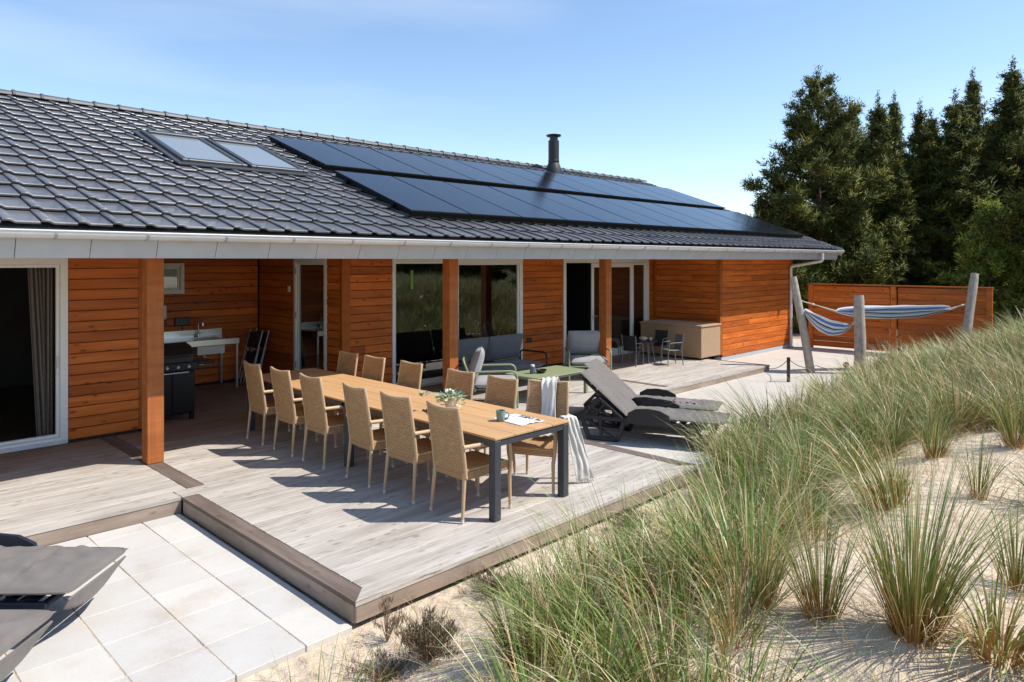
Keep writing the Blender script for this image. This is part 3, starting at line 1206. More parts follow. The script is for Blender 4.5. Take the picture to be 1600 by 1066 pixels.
# ------------------------------------------------------------------ roof
TH = math.atan(0.363)
EY, EZ = 7.45, 2.62
RM = Matrix.Translation((0, EY, EZ)) @ Matrix.Rotation(TH, 4, 'X')     # local x along eave, y up the slope, z normal
X_L, X_R = -3.4, 20.95
SL = (14.0 - EY) / math.cos(TH)
m2 = MB()
m2.box(X_L, X_R, 0.04, SL, -0.10, -0.045, RM)
MBk = Matrix.Translation((0, 28.0 - EY, EZ)) @ Matrix.Rotation(math.pi, 4, 'Z') @ Matrix.Rotation(TH, 4, 'X')
m2.box(-X_R, -X_L, 0.04, SL, -0.10, -0.01, MBk)
roof = obj('roof', m2, 'roof_tile', house)
TW = 0.292
NC = 16
TL = SL / NC
nx_t = int((X_R - X_L) / TW)


def tile_mesh():
    m2 = MB()
    prof = [(0.0, 0.016), (0.003, 0.024), (0.010, 0.027), (0.052, 0.026), (0.062, 0.023), (0.098, 0.006), (0.108, 0.004), (0.287, 0.003)]
    n = len(prof)
    L = TL + 0.06
    vs = []
    for y, lift, dz in ((0.006, 0.024, -0.026), (0.0, 0.024, -0.009), (0.007, 0.0245, -0.001), (L, -0.020, 0.0)):
        for x, z in prof:
            vs.append((x, y, z + lift + dz))
    fs = []
    for r in range(3):
        for i in range(n - 1):
            a = r * n + i
            fs.append((a, a + 1, a + n + 1, a + n))
    # left cheek
    a0 = len(vs)
    vs += [(0.0, 0, -0.004), (0.0, L, -0.035)]
    fs.append((0 + n, a0, a0 + 1, 3 * n))
    m2.add(vs, fs)
    return m2


tm = tile_mesh()
t_me = tm.mesh('roof_tile', 'roof_tile', smooth=50)
cand = []
for c in range(NC):
    for i in range(nx_t):
        x, y = X_L + i * TW, c * TL
        ctr = RM @ Vector((x + TW / 2, y + TL / 2, 0))
        t = FX * ctr.x + FY * ctr.y
        l = RX * ctr.x + RY * ctr.y
        u = 800 + 1110 * l / t if t > 0 else -1e9
        v_ = 407 + (CAM_Z - ctr.z) * 1110 / t if t > 0 else -1e9
        vis = t > 0 and -20 < u < 1620 and -20 < v_ < 1086
        under = (6.2 < x < 19.9) and (0.9 < y + TL / 2 < 2.9 or 3.5 < y + TL / 2 < 5.5)
        sky_l = (3.8 < x + TW / 2 < 5.78) and (3.05 < y + TL / 2 < 4.75)
        if sky_l:
            continue
        cand.append((t if (vis and not under) else 1e6 + t, x, y))
cand.sort()
for t, x, y in cand[:298]:
    o = link('roof_tile', t_me, roof)
    o.matrix_basis = RM @ Matrix.Translation((x + rnd.uniform(-.002, .002), y + rnd.uniform(-.004, .004), 0)) @ Matrix.Rotation(rnd.uniform(-.004, .004), 4, 'Z')
rest = MB()
for t, x, y in cand[298:]:
    rest.add(tm.v, tm.f, RM @ Matrix.Translation((x + rnd.uniform(-.002, .002), y + rnd.uniform(-.004, .004), rnd.uniform(-.001, .001))))
o = obj('roof_tile_field', rest, 'roof_tile', roof, smooth=50)
o['kind'] = 'stuff'
# ridge
rm = MB()
n = 9
vs, fs = [], []
for x, r in ((0, 0.125), (0.035, 0.128), (0.04, 0.112), (0.44, 0.100)):
    for k in range(n):
        a = math.pi * k / (n - 1)
        vs.append((x, math.cos(a) * r, math.sin(a) * r * 0.8))
for q in range(3):
    for k in range(n - 1):
        fs.append((q * n + k, q * n + k + 1, (q + 1) * n + k + 1, (q + 1) * n + k))
fs.append(tuple(range(n)))
rm.add(vs, fs)
r_me = rm.mesh('ridge_tile', 'ridge_tile', smooth=40)
RZ = EZ + 0.363 * (14 - EY)
x = X_L
while x < X_R - 0.3:
    link('ridge_tile', r_me, roof, loc=(x, 14.0, RZ + 0.0 + rnd.uniform(-.004, .004)))
    x += 0.395
# verge board right
m2 = MB()
m2.box(X_R - 0.02, X_R + 0.01, 0.0, SL, -0.20, -0.01, RM)
obj('verge_board', m2, 'fascia_grey', roof)

# eave: fascia panels and gutter
x = X_L
while x < X_R - 0.1:
    L = min(0.60, X_R - x)
    m2 = MB()
    M = Matrix.Translation((x, 7.60, 2.47)) @ Matrix.Rotation(rad(22), 4, 'X')
    m2.box(0.003, L - 0.003, -0.006, 0.012, -0.158, 0.06, M)
    obj('fascia_panel', m2, 'fascia_grey', house)
    x += 0.60
m2 = MB()
m2.box(X_L, X_R, 7.66, 7.72, 2.34, 2.52)
obj('fascia_back', m2, 'backing_dark', house)
GYC, GZC, GR = 7.505, 2.565, 0.068
m2 = MB()
vs, fs = [], []
n = 12
for x in (X_L, X_R + 0.02):
    for rr in (GR, GR - 0.004):
        for k in range(n + 1):
            a = math.pi + math.pi * k / n
            vs.append((x, GYC + math.cos(a) * rr, GZC + math.sin(a) * rr))
N1 = n + 1
for k in range(n):
    fs.append((k, 2 * N1 + k, 2 * N1 + k + 1, k + 1))
    fs.append((N1 + k, N1 + k + 1, 3 * N1 + k + 1, 3 * N1 + k))
fs.append((0, N1, 3 * N1, 2 * N1))
fs.append((n, 2 * N1 + n, 3 * N1 + n, N1 + n))
fs.append(tuple(range(2 * N1, 3 * N1)))
fs.append(tuple(range(0, N1))[::-1])
m2.add(vs, fs)
m2.tube([(X_L, GYC - GR, GZC + 0.003), (X_R + 0.02, GYC - GR, GZC + 0.003)], 0.009, 8)
gut = obj('gutter', m2, 'gutter_white', house, smooth=40)
x = -3.0
bme = None
while x < X_R:
    if bme is None:
        b2 = MB()
        pts = [(0, GYC + math.cos(math.pi + math.pi * k / 10) * (GR + 0.004), GZC + math.sin(math.pi + math.pi * k / 10) * (GR + 0.004)) for k in range(11)]
        vs, fs = [], []
        for dx in (-0.012, 0.012):
            for rr in (0.002, 0.007):
                for k in range(11):
                    a = math.pi + math.pi * k / 10
                    vs.append((dx, GYC + math.cos(a) * (GR + rr), GZC + math.sin(a) * (GR + rr)))
        for k in range(10):
            fs.append((11 + k, 33 + k, 34 + k, 12 + k))
            fs.append((k, 11 + k, 12 + k, k + 1))
            fs.append((22 + k, 23 + k, 34 + k, 33 + k))
        b2.add(vs, fs)
        bme = b2.mesh('gutter_bracket', 'grey_frame', smooth=40)
    link('gutter_bracket', bme, gut, loc=(x, 0, 0))
    x += 0.78
m2 = MB()
m2.tube(fillet([(19.55, GYC, 2.50), (19.55, GYC, 2.28), (19.50, 8.345, 2.13), (19.50, 8.345, -0.12)], 0.06, 5), 0.038, 12)
dp = obj('downpipe', m2, 'gutter_white', house, smooth=40)
m2 = MB()
for zz in (0.4, 1.7):
    m2.tube([(19.50, 8.345, zz), (19.50, 8.345, zz + 0.04)], 0.043, 12)
    m2.box(19.49, 19.51, 8.38, 8.40, zz, zz + 0.04)
obj('pipe_clip', m2, 'grey_frame', dp)
m2 = MB()
m2.tube([(19.50, 8.345, -0.13), (19.50, 8.345, -0.08)], 0.065, 12)
obj('drain', m2, 'grey_frame', dp)

# skylights
for x0 in (3.83, 4.83):
    W_, y0, y1 = 0.94, 2.99, 4.84
    m2 = MB()
    z0, z1 = 0.0, 0.085
    m2.box(x0, x0 + 0.085, y0, y1, z0, z1, RM, c=0.008)
    m2.box(x0 + W_ - 0.085, x0 + W_, y0, y1, z0, z1, RM, c=0.008)
    m2.box(x0 + 0.085, x0 + W_ - 0.085, y0, y0 + 0.11, z0, z1, RM, c=0.008)
    m2.box(x0 + 0.085, x0 + W_ - 0.085, y1 - 0.14, y1, z0, z1 + 0.02, RM, c=0.008)
    s_o = obj('skylight', m2, 'dark_grey_metal', roof)
    m2 = MB()
    m2.box(x0 + 0.088, x0 + W_ - 0.088, y0 + 0.113, y1 - 0.143, 0.055, 0.066, RM)
    obj('pane', m2, 'skylight_glass', s_o)
m2 = MB()
m2.box(3.74, 5.86, 2.85, 2.985, 0.028, 0.045, RM)
m2.box(3.74, 3.825, 2.99, 4.95, 0.02, 0.045, RM)
m2.box(5.775, 5.86, 2.99, 4.95, 0.02, 0.045, RM)
m2.box(3.83, 5.77, 4.85, 4.95, 0.02, 0.05, RM)
obj('flashing', m2, 'dark_grey_metal', roof)

# solar array
PW, PL, PP = 1.138, 2.20, 1.15
m2 = MB()
for (u0, x0) in ((0.80, 6.22), (3.42, 6.30)):
    for q in (0.45, 1.75):
        m2.box(x0 - 0.03, x0 + 12 * PP + 0.02, u0 + q - 0.02, u0 + q + 0.02, 0.05, 0.098, RM)
    for i in range(25):
        m2.box(x0 + 0.1 + i * 0.56, x0 + 0.14 + i * 0.56, u0 + 0.44, u0 + 0.46, 0.02, 0.05, RM)
        m2.box(x0 + 0.1 + i * 0.56, x0 + 0.14 + i * 0.56, u0 + 1.74, u0 + 1.76, 0.02, 0.05, RM)
for (u0, x0) in ((0.80, 6.22), (3.42, 6.30)):  # black strips stand in for the shade in the gap beneath the panels
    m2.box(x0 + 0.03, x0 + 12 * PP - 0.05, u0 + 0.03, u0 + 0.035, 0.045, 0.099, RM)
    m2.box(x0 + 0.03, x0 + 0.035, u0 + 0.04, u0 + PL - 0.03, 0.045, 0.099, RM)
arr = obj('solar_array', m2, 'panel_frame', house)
m2 = MB()
frame = 0.016
p_me = None
pb = MB()
pb.box(0, PW, 0, PL, 0, 0.032, c=0.002)
p_me = pb.mesh('solar_panel', 'panel_frame')
gb = MB()
gb.box(frame, PW - frame, frame, PL - frame, 0.030, 0.0345)
g_me = gb.mesh('panel_glass', 'solar_glass')
# the glass is fused to its frame: one mesh with two materials
pm = MB()
pm.box(0, PW, 0, PL, 0, 0.032, c=0.002)
nf = len(pm.f)
pm.box(frame, PW - frame, frame, PL - frame, 0.030, 0.0345)
p_me = pm.mesh('solar_panel', 'panel_frame')
p_me.materials.append(MATS['solar_glass'])
for i, pgn in enumerate(p_me.polygons):
    if i >= nf:
        pgn.material_index = 1
for (u0, x0) in ((0.80, 6.22), (3.42, 6.30)):
    for i in range(12):
        o = link('solar_panel', p_me, arr)
        o.matrix_basis = RM @ Matrix.Translation((x0 + i * PP, u0, 0.10)) @ Matrix.Rotation(rnd.uniform(-.002, .002), 4, 'X')
# flue
fz = EZ + 0.363 * (13.55 - EY)
m2 = MB()
m2.lathe([(0.26, -0.12), (0.24, 0.06), (0.165, 0.26), (0.155, 0.27), (0.155, 0.92)], 24)
fl = obj('flue', m2, 'flue_black', roof, smooth=40, loc=(15.45, 13.55, fz))
m2 = MB()
m2.lathe([(0.158, 0.30), (0.163, 0.31), (0.163, 0.34), (0.158, 0.35)], 24)
obj('flue_collar', m2, 'black_metal', fl, smooth=40)
m2 = MB()
m2.lathe([(0.12, 0.92), (0.12, 1.038)], 24)
m2.lathe([(0.12, 1.038), (0.20, 1.04), (0.20, 1.04), (0.215, 1.06), (0.215, 1.085), (0.0, 1.13)], 24)
obj('flue_cap', m2, 'black_metal', fl, smooth=40)

# interior odds seen through the glass
m2 = MB()
grid = [[(2.06 + 0.27 * i / 22 + (0.10 * (1 - j / 10) if i < 12 else 0), FAC + 0.22 + 0.035 * math.sin(i * 1.7), 0.05 + 2.2 * j / 10) for j in range(11)] for i in range(23)]
m2.sheet(grid, 0.006)
tag(obj('curtain', m2, 'curtain', smooth=60), 'taupe curtain hanging inside the left sliding door', 'curtain')
t = thing('indoor_armchair', 'dark armchair inside the left sliding door', 'armchair', (0.55, 11.9, 0), rad(-50))
m2 = MB(); cushion(m2, 0.6, 0.6, 0.18, 10, 8, M=Matrix.Translation((0, 0, 0.28))); obj('seat', m2, 'charcoal_cushion', t, smooth=60)
m2 = MB(); cushion(m2, 0.75, 0.62, 0.16, 10, 8, M=Matrix.Translation((-0.33, 0, 0.66)) @ Matrix.Rotation(rad(-78), 4, 'Y')); obj('backrest', m2, 'charcoal_cushion', t, smooth=60)
for sx in (-1, 1):
    for sy in (-1, 1):
        m2 = MB(); m2.tube([(sx * .24, sy * .24, 0.30), (sx * .28, sy * .28, 0.0)], 0.018); obj('leg', m2, 'black_metal', t)
t = thing('indoor_side_table', 'small dark side table inside the left sliding door', 'side table', (1.55, 11.5, 0))
m2 = MB(); m2.lathe([(0.22, 0.50), (0.22, 0.52)], 24); obj('tabletop', m2, 'grey_frame', t)
for k in range(3):
    a = k * 2.094
    m2 = MB(); m2.tube([(.03 * math.cos(a), .03 * math.sin(a), .5), (.2 * math.cos(a), .2 * math.sin(a), 0)], 0.012); obj('leg', m2, 'black_metal', t)

# ------------------------------------------------------------------ dining table and chairs
TX0, TX1, TY0, TY1, TZ = 4.32, 5.33, 4.47, 9.30, 0.74
tb = thing('dining_table', 'very long outdoor dining table with orange timber boards and dark grey metal frame', 'table', ((TX0 + TX1) / 2, (TY0 + TY1) / 2, 0))
hw, hl = (TX1 - TX0) / 2, (TY1 - TY0) / 2
for i in range(4):
    bw = 2 * hw / 4
    m2 = MB()
    m2.box(-hl, hl, -bw / 2 + 0.002, bw / 2 - 0.002, 0, 0.022, c=0.003)
    obj('table_board', m2, 'table_wood', tb, loc=(-hw + (i + .5) * bw, 0, TZ - 0.022), rot=(0, 0, math.pi / 2))
m2 = MB()
for sx in (-1, 1):
    xx = sx * (hw - 0.03)
    m2.box(xx - 0.025, xx + 0.025, -hl + 0.06, hl - 0.06, TZ - 0.085, TZ - 0.024, c=0.004)
for yy in (-hl + 0.036, -0.04, 0.04, hl - 0.036):
    m2.box(-hw + 0.005, hw - 0.005, yy - 0.025, yy + 0.025, TZ - 0.083, TZ - 0.0235, c=0.004)
obj('table_frame', m2, 'dark_grey_metal', tb)
for sx in (-1, 1):
    for yy, hwid in ((-hl + 0.045, 0.04), (-0.03, 0.045), (hl - 0.045, 0.04)):
        m2 = MB()
        m2.box(sx * (hw - 0.043) - 0.04, sx * (hw - 0.043) + 0.04, yy - hwid, yy + hwid, 0.006, TZ - 0.03, c=0.005)
        obj('leg', m2, 'dark_grey_metal', tb)


def rattan_chair(label, loc, rz, group):
    t = thing('rattan_chair', label, 'chair', loc, rz, group)
    # back panel: from seat rail to the top, slightly reclined, top edge dipped in the middle
    grid = []
    for i in range(9):
        s_ = i / 8
        row = []
        for j in range(9):
            w_ = j / 8 * 2 - 1
            z = 0.385 + s_ * 0.605
            z += s_ ** 6 * (0.022 * (w_ * w_) - 0.004)
            x = -0.245 - 0.085 * s_ ** 1.3 - 0.02 * (1 - w_ * w_) * s_
            yw = 0.222 - 0.006 * s_
            row.append((x, w_ * yw, z))
        grid.append(row)
    m2 = MB()
    m2.sheet(grid, 0.026)
    obj('backrest', m2, 'rattan_back', t, smooth=50)
    m2 = MB()
    rim = [grid[i][0] for i in range(9)] + [grid[8][j] for j in range(1, 9)] + [grid[i][8] for i in range(7, -1, -1)]
    m2.tube(rim, 0.0165, 8)
    obj('back_rim', m2, 'rattan_trim', t, smooth=60)
    m2 = MB()
    gs = []
    for i in range(9):
        row = []
        for j in range(7):
            x = -0.25 + 0.52 * i / 8
            y = (j / 6 * 2 - 1) * 0.225
            z = 0.452 - 0.014 * math.sin(math.pi * i / 8) * math.cos((j / 6 * 2 - 1) * 1.4) - (0.018 if i == 8 else 0)
            row.append((x, y, z))
        gs.append(row)
    m2.sheet(gs, 0.02)
    obj('seat', m2, 'rattan_seat', t, smooth=50)
    m2 = MB()
    for sy in (-1, 1):
        m2.box(-0.25, 0.265, sy * 0.215 - 0.012, sy * 0.215 + 0.012, 0.365, 0.44, c=0.006)
    m2.box(0.245, 0.272, -0.226, 0.226, 0.363, 0.436, c=0.006)
    m2.box(-0.262, -0.235, -0.218, 0.218, 0.366, 0.434, c=0.006)
    obj('seat_apron', m2, 'rattan_side', t)
    for sy in (-1, 1):
        # arm runs into the front leg
        m2 = MB()
        p = fillet([(-0.285, sy * 0.235, 0.665), (-0.10, sy * 0.25, 0.66), (0.255, sy * 0.25, 0.645), (0.285, sy * 0.24, 0.40), (0.275, sy * 0.225, 0.30)], 0.07, 5)
        m2.tube(p, [0.02] * len(p), 8)
        obj('armrest', m2, 'rattan_trim', t, smooth=60)
        m2 = MB()
        m2.tube([(0.277, sy * 0.224, 0.32), (0.285, sy * 0.228, 0.035)], [0.019, 0.0145], 8)
        lg = obj('leg', m2, 'rattan_trim', t, smooth=60)
        m2 = MB()
        m2.tube([(0.285, sy * 0.228, 0.036), (0.286, sy * 0.228, 0.003)], 0.0155, 8)
        obj('leg_cap', m2, 'foot_white', lg)
        m2 = MB()
        m2.tube([(-0.248, sy * 0.208, 0.43), (-0.285, sy * 0.226, 0.035)], [0.02, 0.0145], 8)
        lg = obj('leg', m2, 'rattan_trim', t, smooth=60)
        m2 = MB()
        m2.tube([(-0.285, sy * 0.226, 0.036), (-0.288, sy * 0.227, 0.003)], 0.0155, 8)
        obj('leg_cap', m2, 'foot_white', lg)
    return t


G_CH = 'wicker armchairs around the dining table'
ORD = ['farthest', 'fifth', 'fourth', 'third', 'second', 'nearest']
lab_l = ['wicker chair farthest back on the left long side of the table, by the sink',
         'second wicker chair from the far end on the left side of the table',
         'third wicker chair from the far end on the left side of the table',
         'wicker chair just in front of the middle table leg on the left side',
         'second nearest wicker chair on the left side of the table',
         'nearest wicker chair on the left side, beside the near table leg']
ch0 = None
for i, y in enumerate((8.62, 7.88, 7.19, 6.27, 5.60, 4.88)):
    loc = (4.40 + rnd.uniform(-.01, .01), y, 0)
    rz = rnd.uniform(-.06, .06)
    if ch0 is None:
        ch0 = rattan_chair(lab_l[0], loc, rz, G_CH)
    else:
        dup(ch0, loc, rz, lab_l[i])
lab_r = ['wicker chair farthest back on the right side of the table, before the orange wall',
         'second wicker chair from the far end on the right side of the table',
         'wicker chair on the right side of the table in front of the large window',
         'wicker chair on the right side between the flower pot and the green armchair',
         'wicker chair on the right side beside the chair with the white throw']
for i, y in enumerate((8.62, 7.98, 7.22, 6.25, 5.56)):
    dup(ch0, (5.16 + rnd.uniform(-.015, .015), y, 0), math.pi + rnd.uniform(-.04, .04), lab_r[i])
RZ6 = rad(205.5)
dup(ch0, (5.40, 4.93, 0), RZ6, 'wicker chair turned out at the near right corner with a white throw on it')

# white throw: over the back and seat of the turned chair, out over its arm
t6 = Matrix.Translation((5.40, 4.93, 0)) @ Matrix.Rotation(RZ6, 4, 'Z')


def strip(path, wdir, width, folds, seed, n=26, mcross=13):
    P = fillet(path, 0.06, 4)
    # resample
    L = [0]
    for a, b in zip(P[:-1], P[1:]):
        L.append(L[-1] + (Vector(b) - Vector(a)).length)
    grid = []
    for i in range(n + 1):
        d = L[-1] * i / n
        k = max(q for q in range(len(L)) if L[q] <= d + 1e-9)
        k = min(k, len(P) - 2)
        f = (d - L[k]) / max(1e-9, L[k + 1] - L[k])
        p = Vector(P[k]).lerp(Vector(P[k + 1]), f)
        tg = (Vector(P[k + 1]) - Vector(P[k])).normalized()
        wd = Vector(wdir(i / n)).normalized()
        nn = tg.cross(wd).normalized()
        row = []
        for j in range(mcross + 1):
            s_ = j / mcross * 2 - 1
            off = 0.016 * math.sin(s_ * folds + 0.9 * math.sin(i * 0.35 + seed)) + 0.012 * mnoise.noise(Vector((i * .25, s_ * 3, seed)))
            row.append(p + wd * (s_ * width(i / n) / 2) + nn * (abs(off) + 0.012))
        grid.append(row)
    return grid


throw = MB()
throw.sheet(strip([(-0.385, 0.02, 0.80), (-0.375, 0.02, 0.98), (-0.345, 0.02, 1.03), (-0.305, 0.02, 0.98), (-0.235, 0.03, 0.62), (-0.20, 0.04, 0.50), (0.02, 0.08, 0.485)],
                  lambda s_: (0.0, 1, 0.12), lambda s_: 0.15 + 0.07 * s_ ** 2 + 0.02 * math.sin(s_ * 9), 4.2, 1.0), 0.008, t6)
throw.sheet(strip([(-0.05, 0.06, 0.495), (-0.09, 0.20, 0.54), (-0.11, 0.265, 0.71), (-0.12, 0.30, 0.66), (-0.16, 0.37, 0.30), (-0.19, 0.43, 0.05)],
                  lambda s_: (-0.35 - 0.3 * s_, 0.35 + 0.6 * s_, 0), lambda s_: 0.10 + 0.09 * s_, 4.5, 4.0), 0.008, t6)
th_o = thing('throw_blanket', 'white fringed throw draped over the turned wicker chair and hanging to the deck', 'blanket')
obj('cloth', throw, 'white_throw', th_o, smooth=70)
fr = MB()
for i in range(26):
    s_ = i / 25 * 2 - 1
    b_ = Vector((-0.19 - s_ * 0.05, 0.43 + s_ * 0.075, 0.055))
    fr.tube([b_, b_ + Vector((rnd.uniform(-.01, .01), rnd.uniform(.0, .03), -0.042))], 0.003, 4, t6)
obj('fringe', fr, 'white_throw', th_o)

# things on the table
zt = TZ + 0.001
p6 = (4.86, 5.80)
t = thing('flower_pot', 'small blush pot with pale green and yellow flowers on the dining table', 'potted plant', (4.80, 5.62, zt))
m2 = MB()
m2.lathe([(0.045, 0.0), (0.062, 0.06), (0.066, 0.105), (0.059, 0.105), (0.056, 0.07), (0.0, 0.07)], 20)
obj('pot', m2, 'pot_pink', t, smooth=50)


def leaf_cluster(n, r0, z0, z1, size, seed, flat=0.4):
    m2 = MB()
    q = random.Random(seed)
    for k in range(n):
        a = q.uniform(0, 6.283)
        rr = r0 * q.uniform(0.15, 1) ** 0.7
        c = Vector((rr * math.cos(a), rr * math.sin(a), q.uniform(z0, z1) - 0.35 * rr))
        d = Vector((math.cos(a), math.sin(a), q.uniform(-.2, .8))).normalized()
        s_ = d.cross(Vector((q.uniform(-.4, .4), q.uniform(-.4, .4), 1))).normalized()
        L = size * q.uniform(.7, 1.2)
        nn = d.cross(s_).normalized()
        w_ = L * 0.36
        m2.add([c, c + d * L * .35 + s_ * w_ - nn * .003, c + d * L * .75 + s_ * w_ * .7, c + d * L - nn * .006, c + d * L * .75 - s_ * w_ * .7, c + d * L * .35 - s_ * w_ - nn * .003, c + d * L * .5 + nn * .004],
               [(0, 6, 1), (1, 6, 2), (2, 6, 3), (3, 6, 4), (4, 6, 5), (5, 6, 0)])
    return m2


obj('foliage', leaf_cluster(44, 0.13, 0.11, 0.20, 0.062, 3), 'leaf_pale', t)
obj('foliage', leaf_cluster(24, 0.09, 0.14, 0.22, 0.07, 4), 'leaf_blue', t)
obj('flowers', leaf_cluster(110, 0.15, 0.10, 0.22, 0.038, 5), 'petal', t)
m2 = MB()
m2.tube([(0, 0, .1), (-.10, .08, .19), (-.2, .13, .2), (-.25, .16, .18)], 0.003, 5)
obj('stem', m2, 'leaf_pale', t)
m2 = leaf_cluster(9, 0.05, 0, 0.05, 0.05, 8)
obj('foliage', m2, 'leaf_pale', t, loc=(-.23, .15, .17))

mug = thing('mug', 'grey green stoneware mug with handle on the dining table', 'mug', (4.83, 4.92, zt), rad(-50))
m2 = MB()
m2.lathe([(0.032, 0), (0.037, 0.004), (0.043, 0.05), (0.046, 0.105), (0.041, 0.105), (0.038, 0.05), (0.033, 0.012), (0, 0.012)], 24)
obj('body', m2, 'mug_green', mug, smooth=50)
m2 = MB()
m2.tube(fillet([(0.042, 0, 0.085), (0.082, 0, 0.085), (0.078, 0, 0.035), (0.040, 0, 0.028)], 0.03, 5), 0.006, 8)
obj('handle', m2, 'mug_green', mug, smooth=60)

mag = thing('magazine', 'open white magazine with big blue printed letters lying beside the mug', 'magazine', (4.985, 4.83, zt), rad(-4))
grid = []
for i in range(15):
    u = i / 14 * 2 - 1
    grid.append([(u * 0.15, (j / 4 * 2 - 1) * 0.21, 0.004 + 0.010 * math.exp(-((abs(u) - .25) / .22) ** 2)) for j in range(5)])
for half, (a, b) in enumerate(((0, 8), (7, 15))):
    m2 = MB()
    m2.sheet([[Vector(p) + Vector((0.0, -0.0, 0)) for p in grid[i]] for i in range(a, b)], 0.004)
    obj('page', m2, 'paper', mag, smooth=60)


def text_part(body, size, loc, rz, mat, parent, name='print'):
    c = bpy.data.curves.new(name, 'FONT')
    c.body = body
    c.size = size
    c.extrude = 0.0004
    c.align_x = 'CENTER'
    c.align_y = 'CENTER'
    tmp = bpy.data.objects.new('tmp', c)
    COL.objects.link(tmp)
    dg = bpy.context.evaluated_depsgraph_get()
    me = bpy.data.meshes.new_from_object(tmp.evaluated_get(dg))
    bpy.data.objects.remove(tmp)
    me.materials.clear()
    me.materials.append(MATS[mat])
    return link(name, me, parent, loc=loc, rot=(0, 0, rz))


text_part('FRU', 0.145, (0.088, -0.03, 0.0122), rad(-90), 'ink', mag)
m2 = MB()
m2.box(0.02, 0.05, 0.08, 0.16, 0.014, 0.0145)
m2.box(-0.12, -0.07, 0.06, 0.14, 0.0125, 0.013)
m2.box(0.10, 0.13, -0.19, -0.14, 0.0085, 0.009)
obj('print', m2, 'ink', mag)
t = thing('salad_tongs', 'dark cutlery lying on the table left of the flower pot', 'cutlery', (4.57, 5.72, zt), rad(64))
for q in (-1, 1):
    m2 = MB()
    m2.tube([(-0.13, q * 0.012, 0.006), (0.0, q * 0.008, 0.012), (0.10, q * 0.016, 0.008)], [0.004, 0.005, 0.004], 6)
    m2.lathe([(0, 0), (0.018, 0.004), (0.014, 0.008), (0, 0.009)], 10, Matrix.Translation((0.11, q * 0.018, 0.003)) @ Matrix.Diagonal((1.5, .8, 1, 1)))
    obj('arm', m2, 'black_metal', t)

# ------------------------------------------------------------------ lounge group
def arm_frame(parent, hwid, depth, arm_h, r=0.017, mat='green_metal', back=True):
    """tubular side frames: rear leg, arm, front leg in one bent tube"""
    for sy in (-1, 1):
        y = sy * hwid
        m2 = MB()
        p = fillet([(-depth / 2 - 0.06, y, 0.004), (-depth / 2 + 0.02, y, 0.36), (-depth / 2 + 0.0, y, arm_h), (depth / 2, y, arm_h + 0.015), (depth / 2 + 0.01, y, 0.004)], 0.11, 6)
        m2.tube(p, r, 10)
        obj('side_frame', m2, mat, parent, smooth=60)
    m2 = MB()
    for x in (-depth / 2 + 0.05, depth / 2 - 0.005):
        m2.tube([(x, -hwid, 0.27), (x, hwid, 0.27)], r * 0.9, 8)
    for y in np.linspace(-hwid + 0.08, hwid - 0.08, max(2, int(hwid / 0.16))):
        m2.tube([(-depth / 2 + 0.05, y, 0.275), (depth / 2 - 0.005, y, 0.275)], 0.009, 6)
    obj('seat_frame', m2, mat, parent, smooth=60)
    m2 = MB()
    p = fillet([(-depth / 2 + 0.05, -hwid + 0.03, 0.27), (-depth / 2 - 0.14, -hwid + 0.03, 0.74), (-depth / 2 - 0.14, hwid - 0.03, 0.74), (-depth / 2 + 0.05, hwid - 0.03, 0.27)], 0.1, 6)
    m2.tube(p, r, 10)
    for y in np.linspace(-hwid + 0.1, hwid - 0.1, max(3, int(hwid / 0.11))):
        m2.tube([(-depth / 2 + 0.04, y, 0.28), (-depth / 2 - 0.14, y, 0.735)], 0.008, 6)
    obj('back_frame', m2, mat, parent, smooth=60)


def lounge_seat(name, label, cat, loc, rz, hwid, n_back, matc, matf, group=None):
    t = thing(name, label, cat, loc, rz, group)
    arm_frame(t, hwid + 0.03, 0.70, 0.56, mat=matf)
    m2 = MB()
    cushion(m2, 0.68, 2 * hwid - 0.02, 0.13, 16, 20, M=Matrix.Translation((0.02, 0, 0.29)), seed=hwid, sharp=9)
    obj('seat_cushion', m2, matc, t, smooth=70)
    wv = 2 * hwid / n_back
    for k in range(n_back):
        m2 = MB()
        M = Matrix.Translation((-0.27, -hwid + (k + .5) * wv, 0.655)) @ Matrix.Rotation(rad(-72), 4, 'Y') @ Matrix.Translation((0, 0, -0.08))
        cushion(m2, 0.50, wv - 0.02, 0.19, 16, 16, M=M, seed=k + hwid * 3, sharp=3.0, wr=0.012)
        cu = obj('back_cushion', m2, matc, t, smooth=70)
        pp = MB()
        rim = []
        for q in range(40):
            a = 2 * math.pi * q / 40
            ca, sa = math.cos(a), math.sin(a)
            e = 0.22
            rim.append((math.copysign(abs(ca) ** e, ca) * 0.25, math.copysign(abs(sa) ** e, sa) * (wv - 0.02) / 2, 0.095))
        rim.append(rim[0])
        pp.tube(rim, 0.006, 6, M)
        obj('piping', pp, matc, cu, smooth=60)
    return t


lounge_seat('garden_sofa', 'charcoal two seat garden sofa against the wall beside the timber post', 'sofa', (9.0, 9.25, 0), rad(-90), 0.92, 2, 'charcoal_cushion', 'black_metal')
G_L = 'garden armchairs with green tube frames'
lounge_seat('garden_armchair', 'green tube armchair seen from the side, left of the low green table', 'armchair', (7.93, 8.22, 0), math.atan2(-0.69, 0.72), 0.33, 1, 'light_grey_cushion', 'green_metal', G_L)
lounge_seat('garden_armchair', 'green tube armchair facing out, in front of the right timber post', 'armchair', (10.95, 8.72, 0), math.atan2(-0.72, -0.69), 0.37, 1, 'light_grey_cushion', 'green_metal', G_L)
ct = thing('coffee_table', 'low sage green metal coffee table between the sofa and armchairs', 'coffee table', (9.06, 8.08, 0))
m2 = MB()
m2.box(-0.66, 0.66, -0.38, 0.38, 0.385, 0.402, c=0.004)
obj('tabletop', m2, 'green_metal', ct)
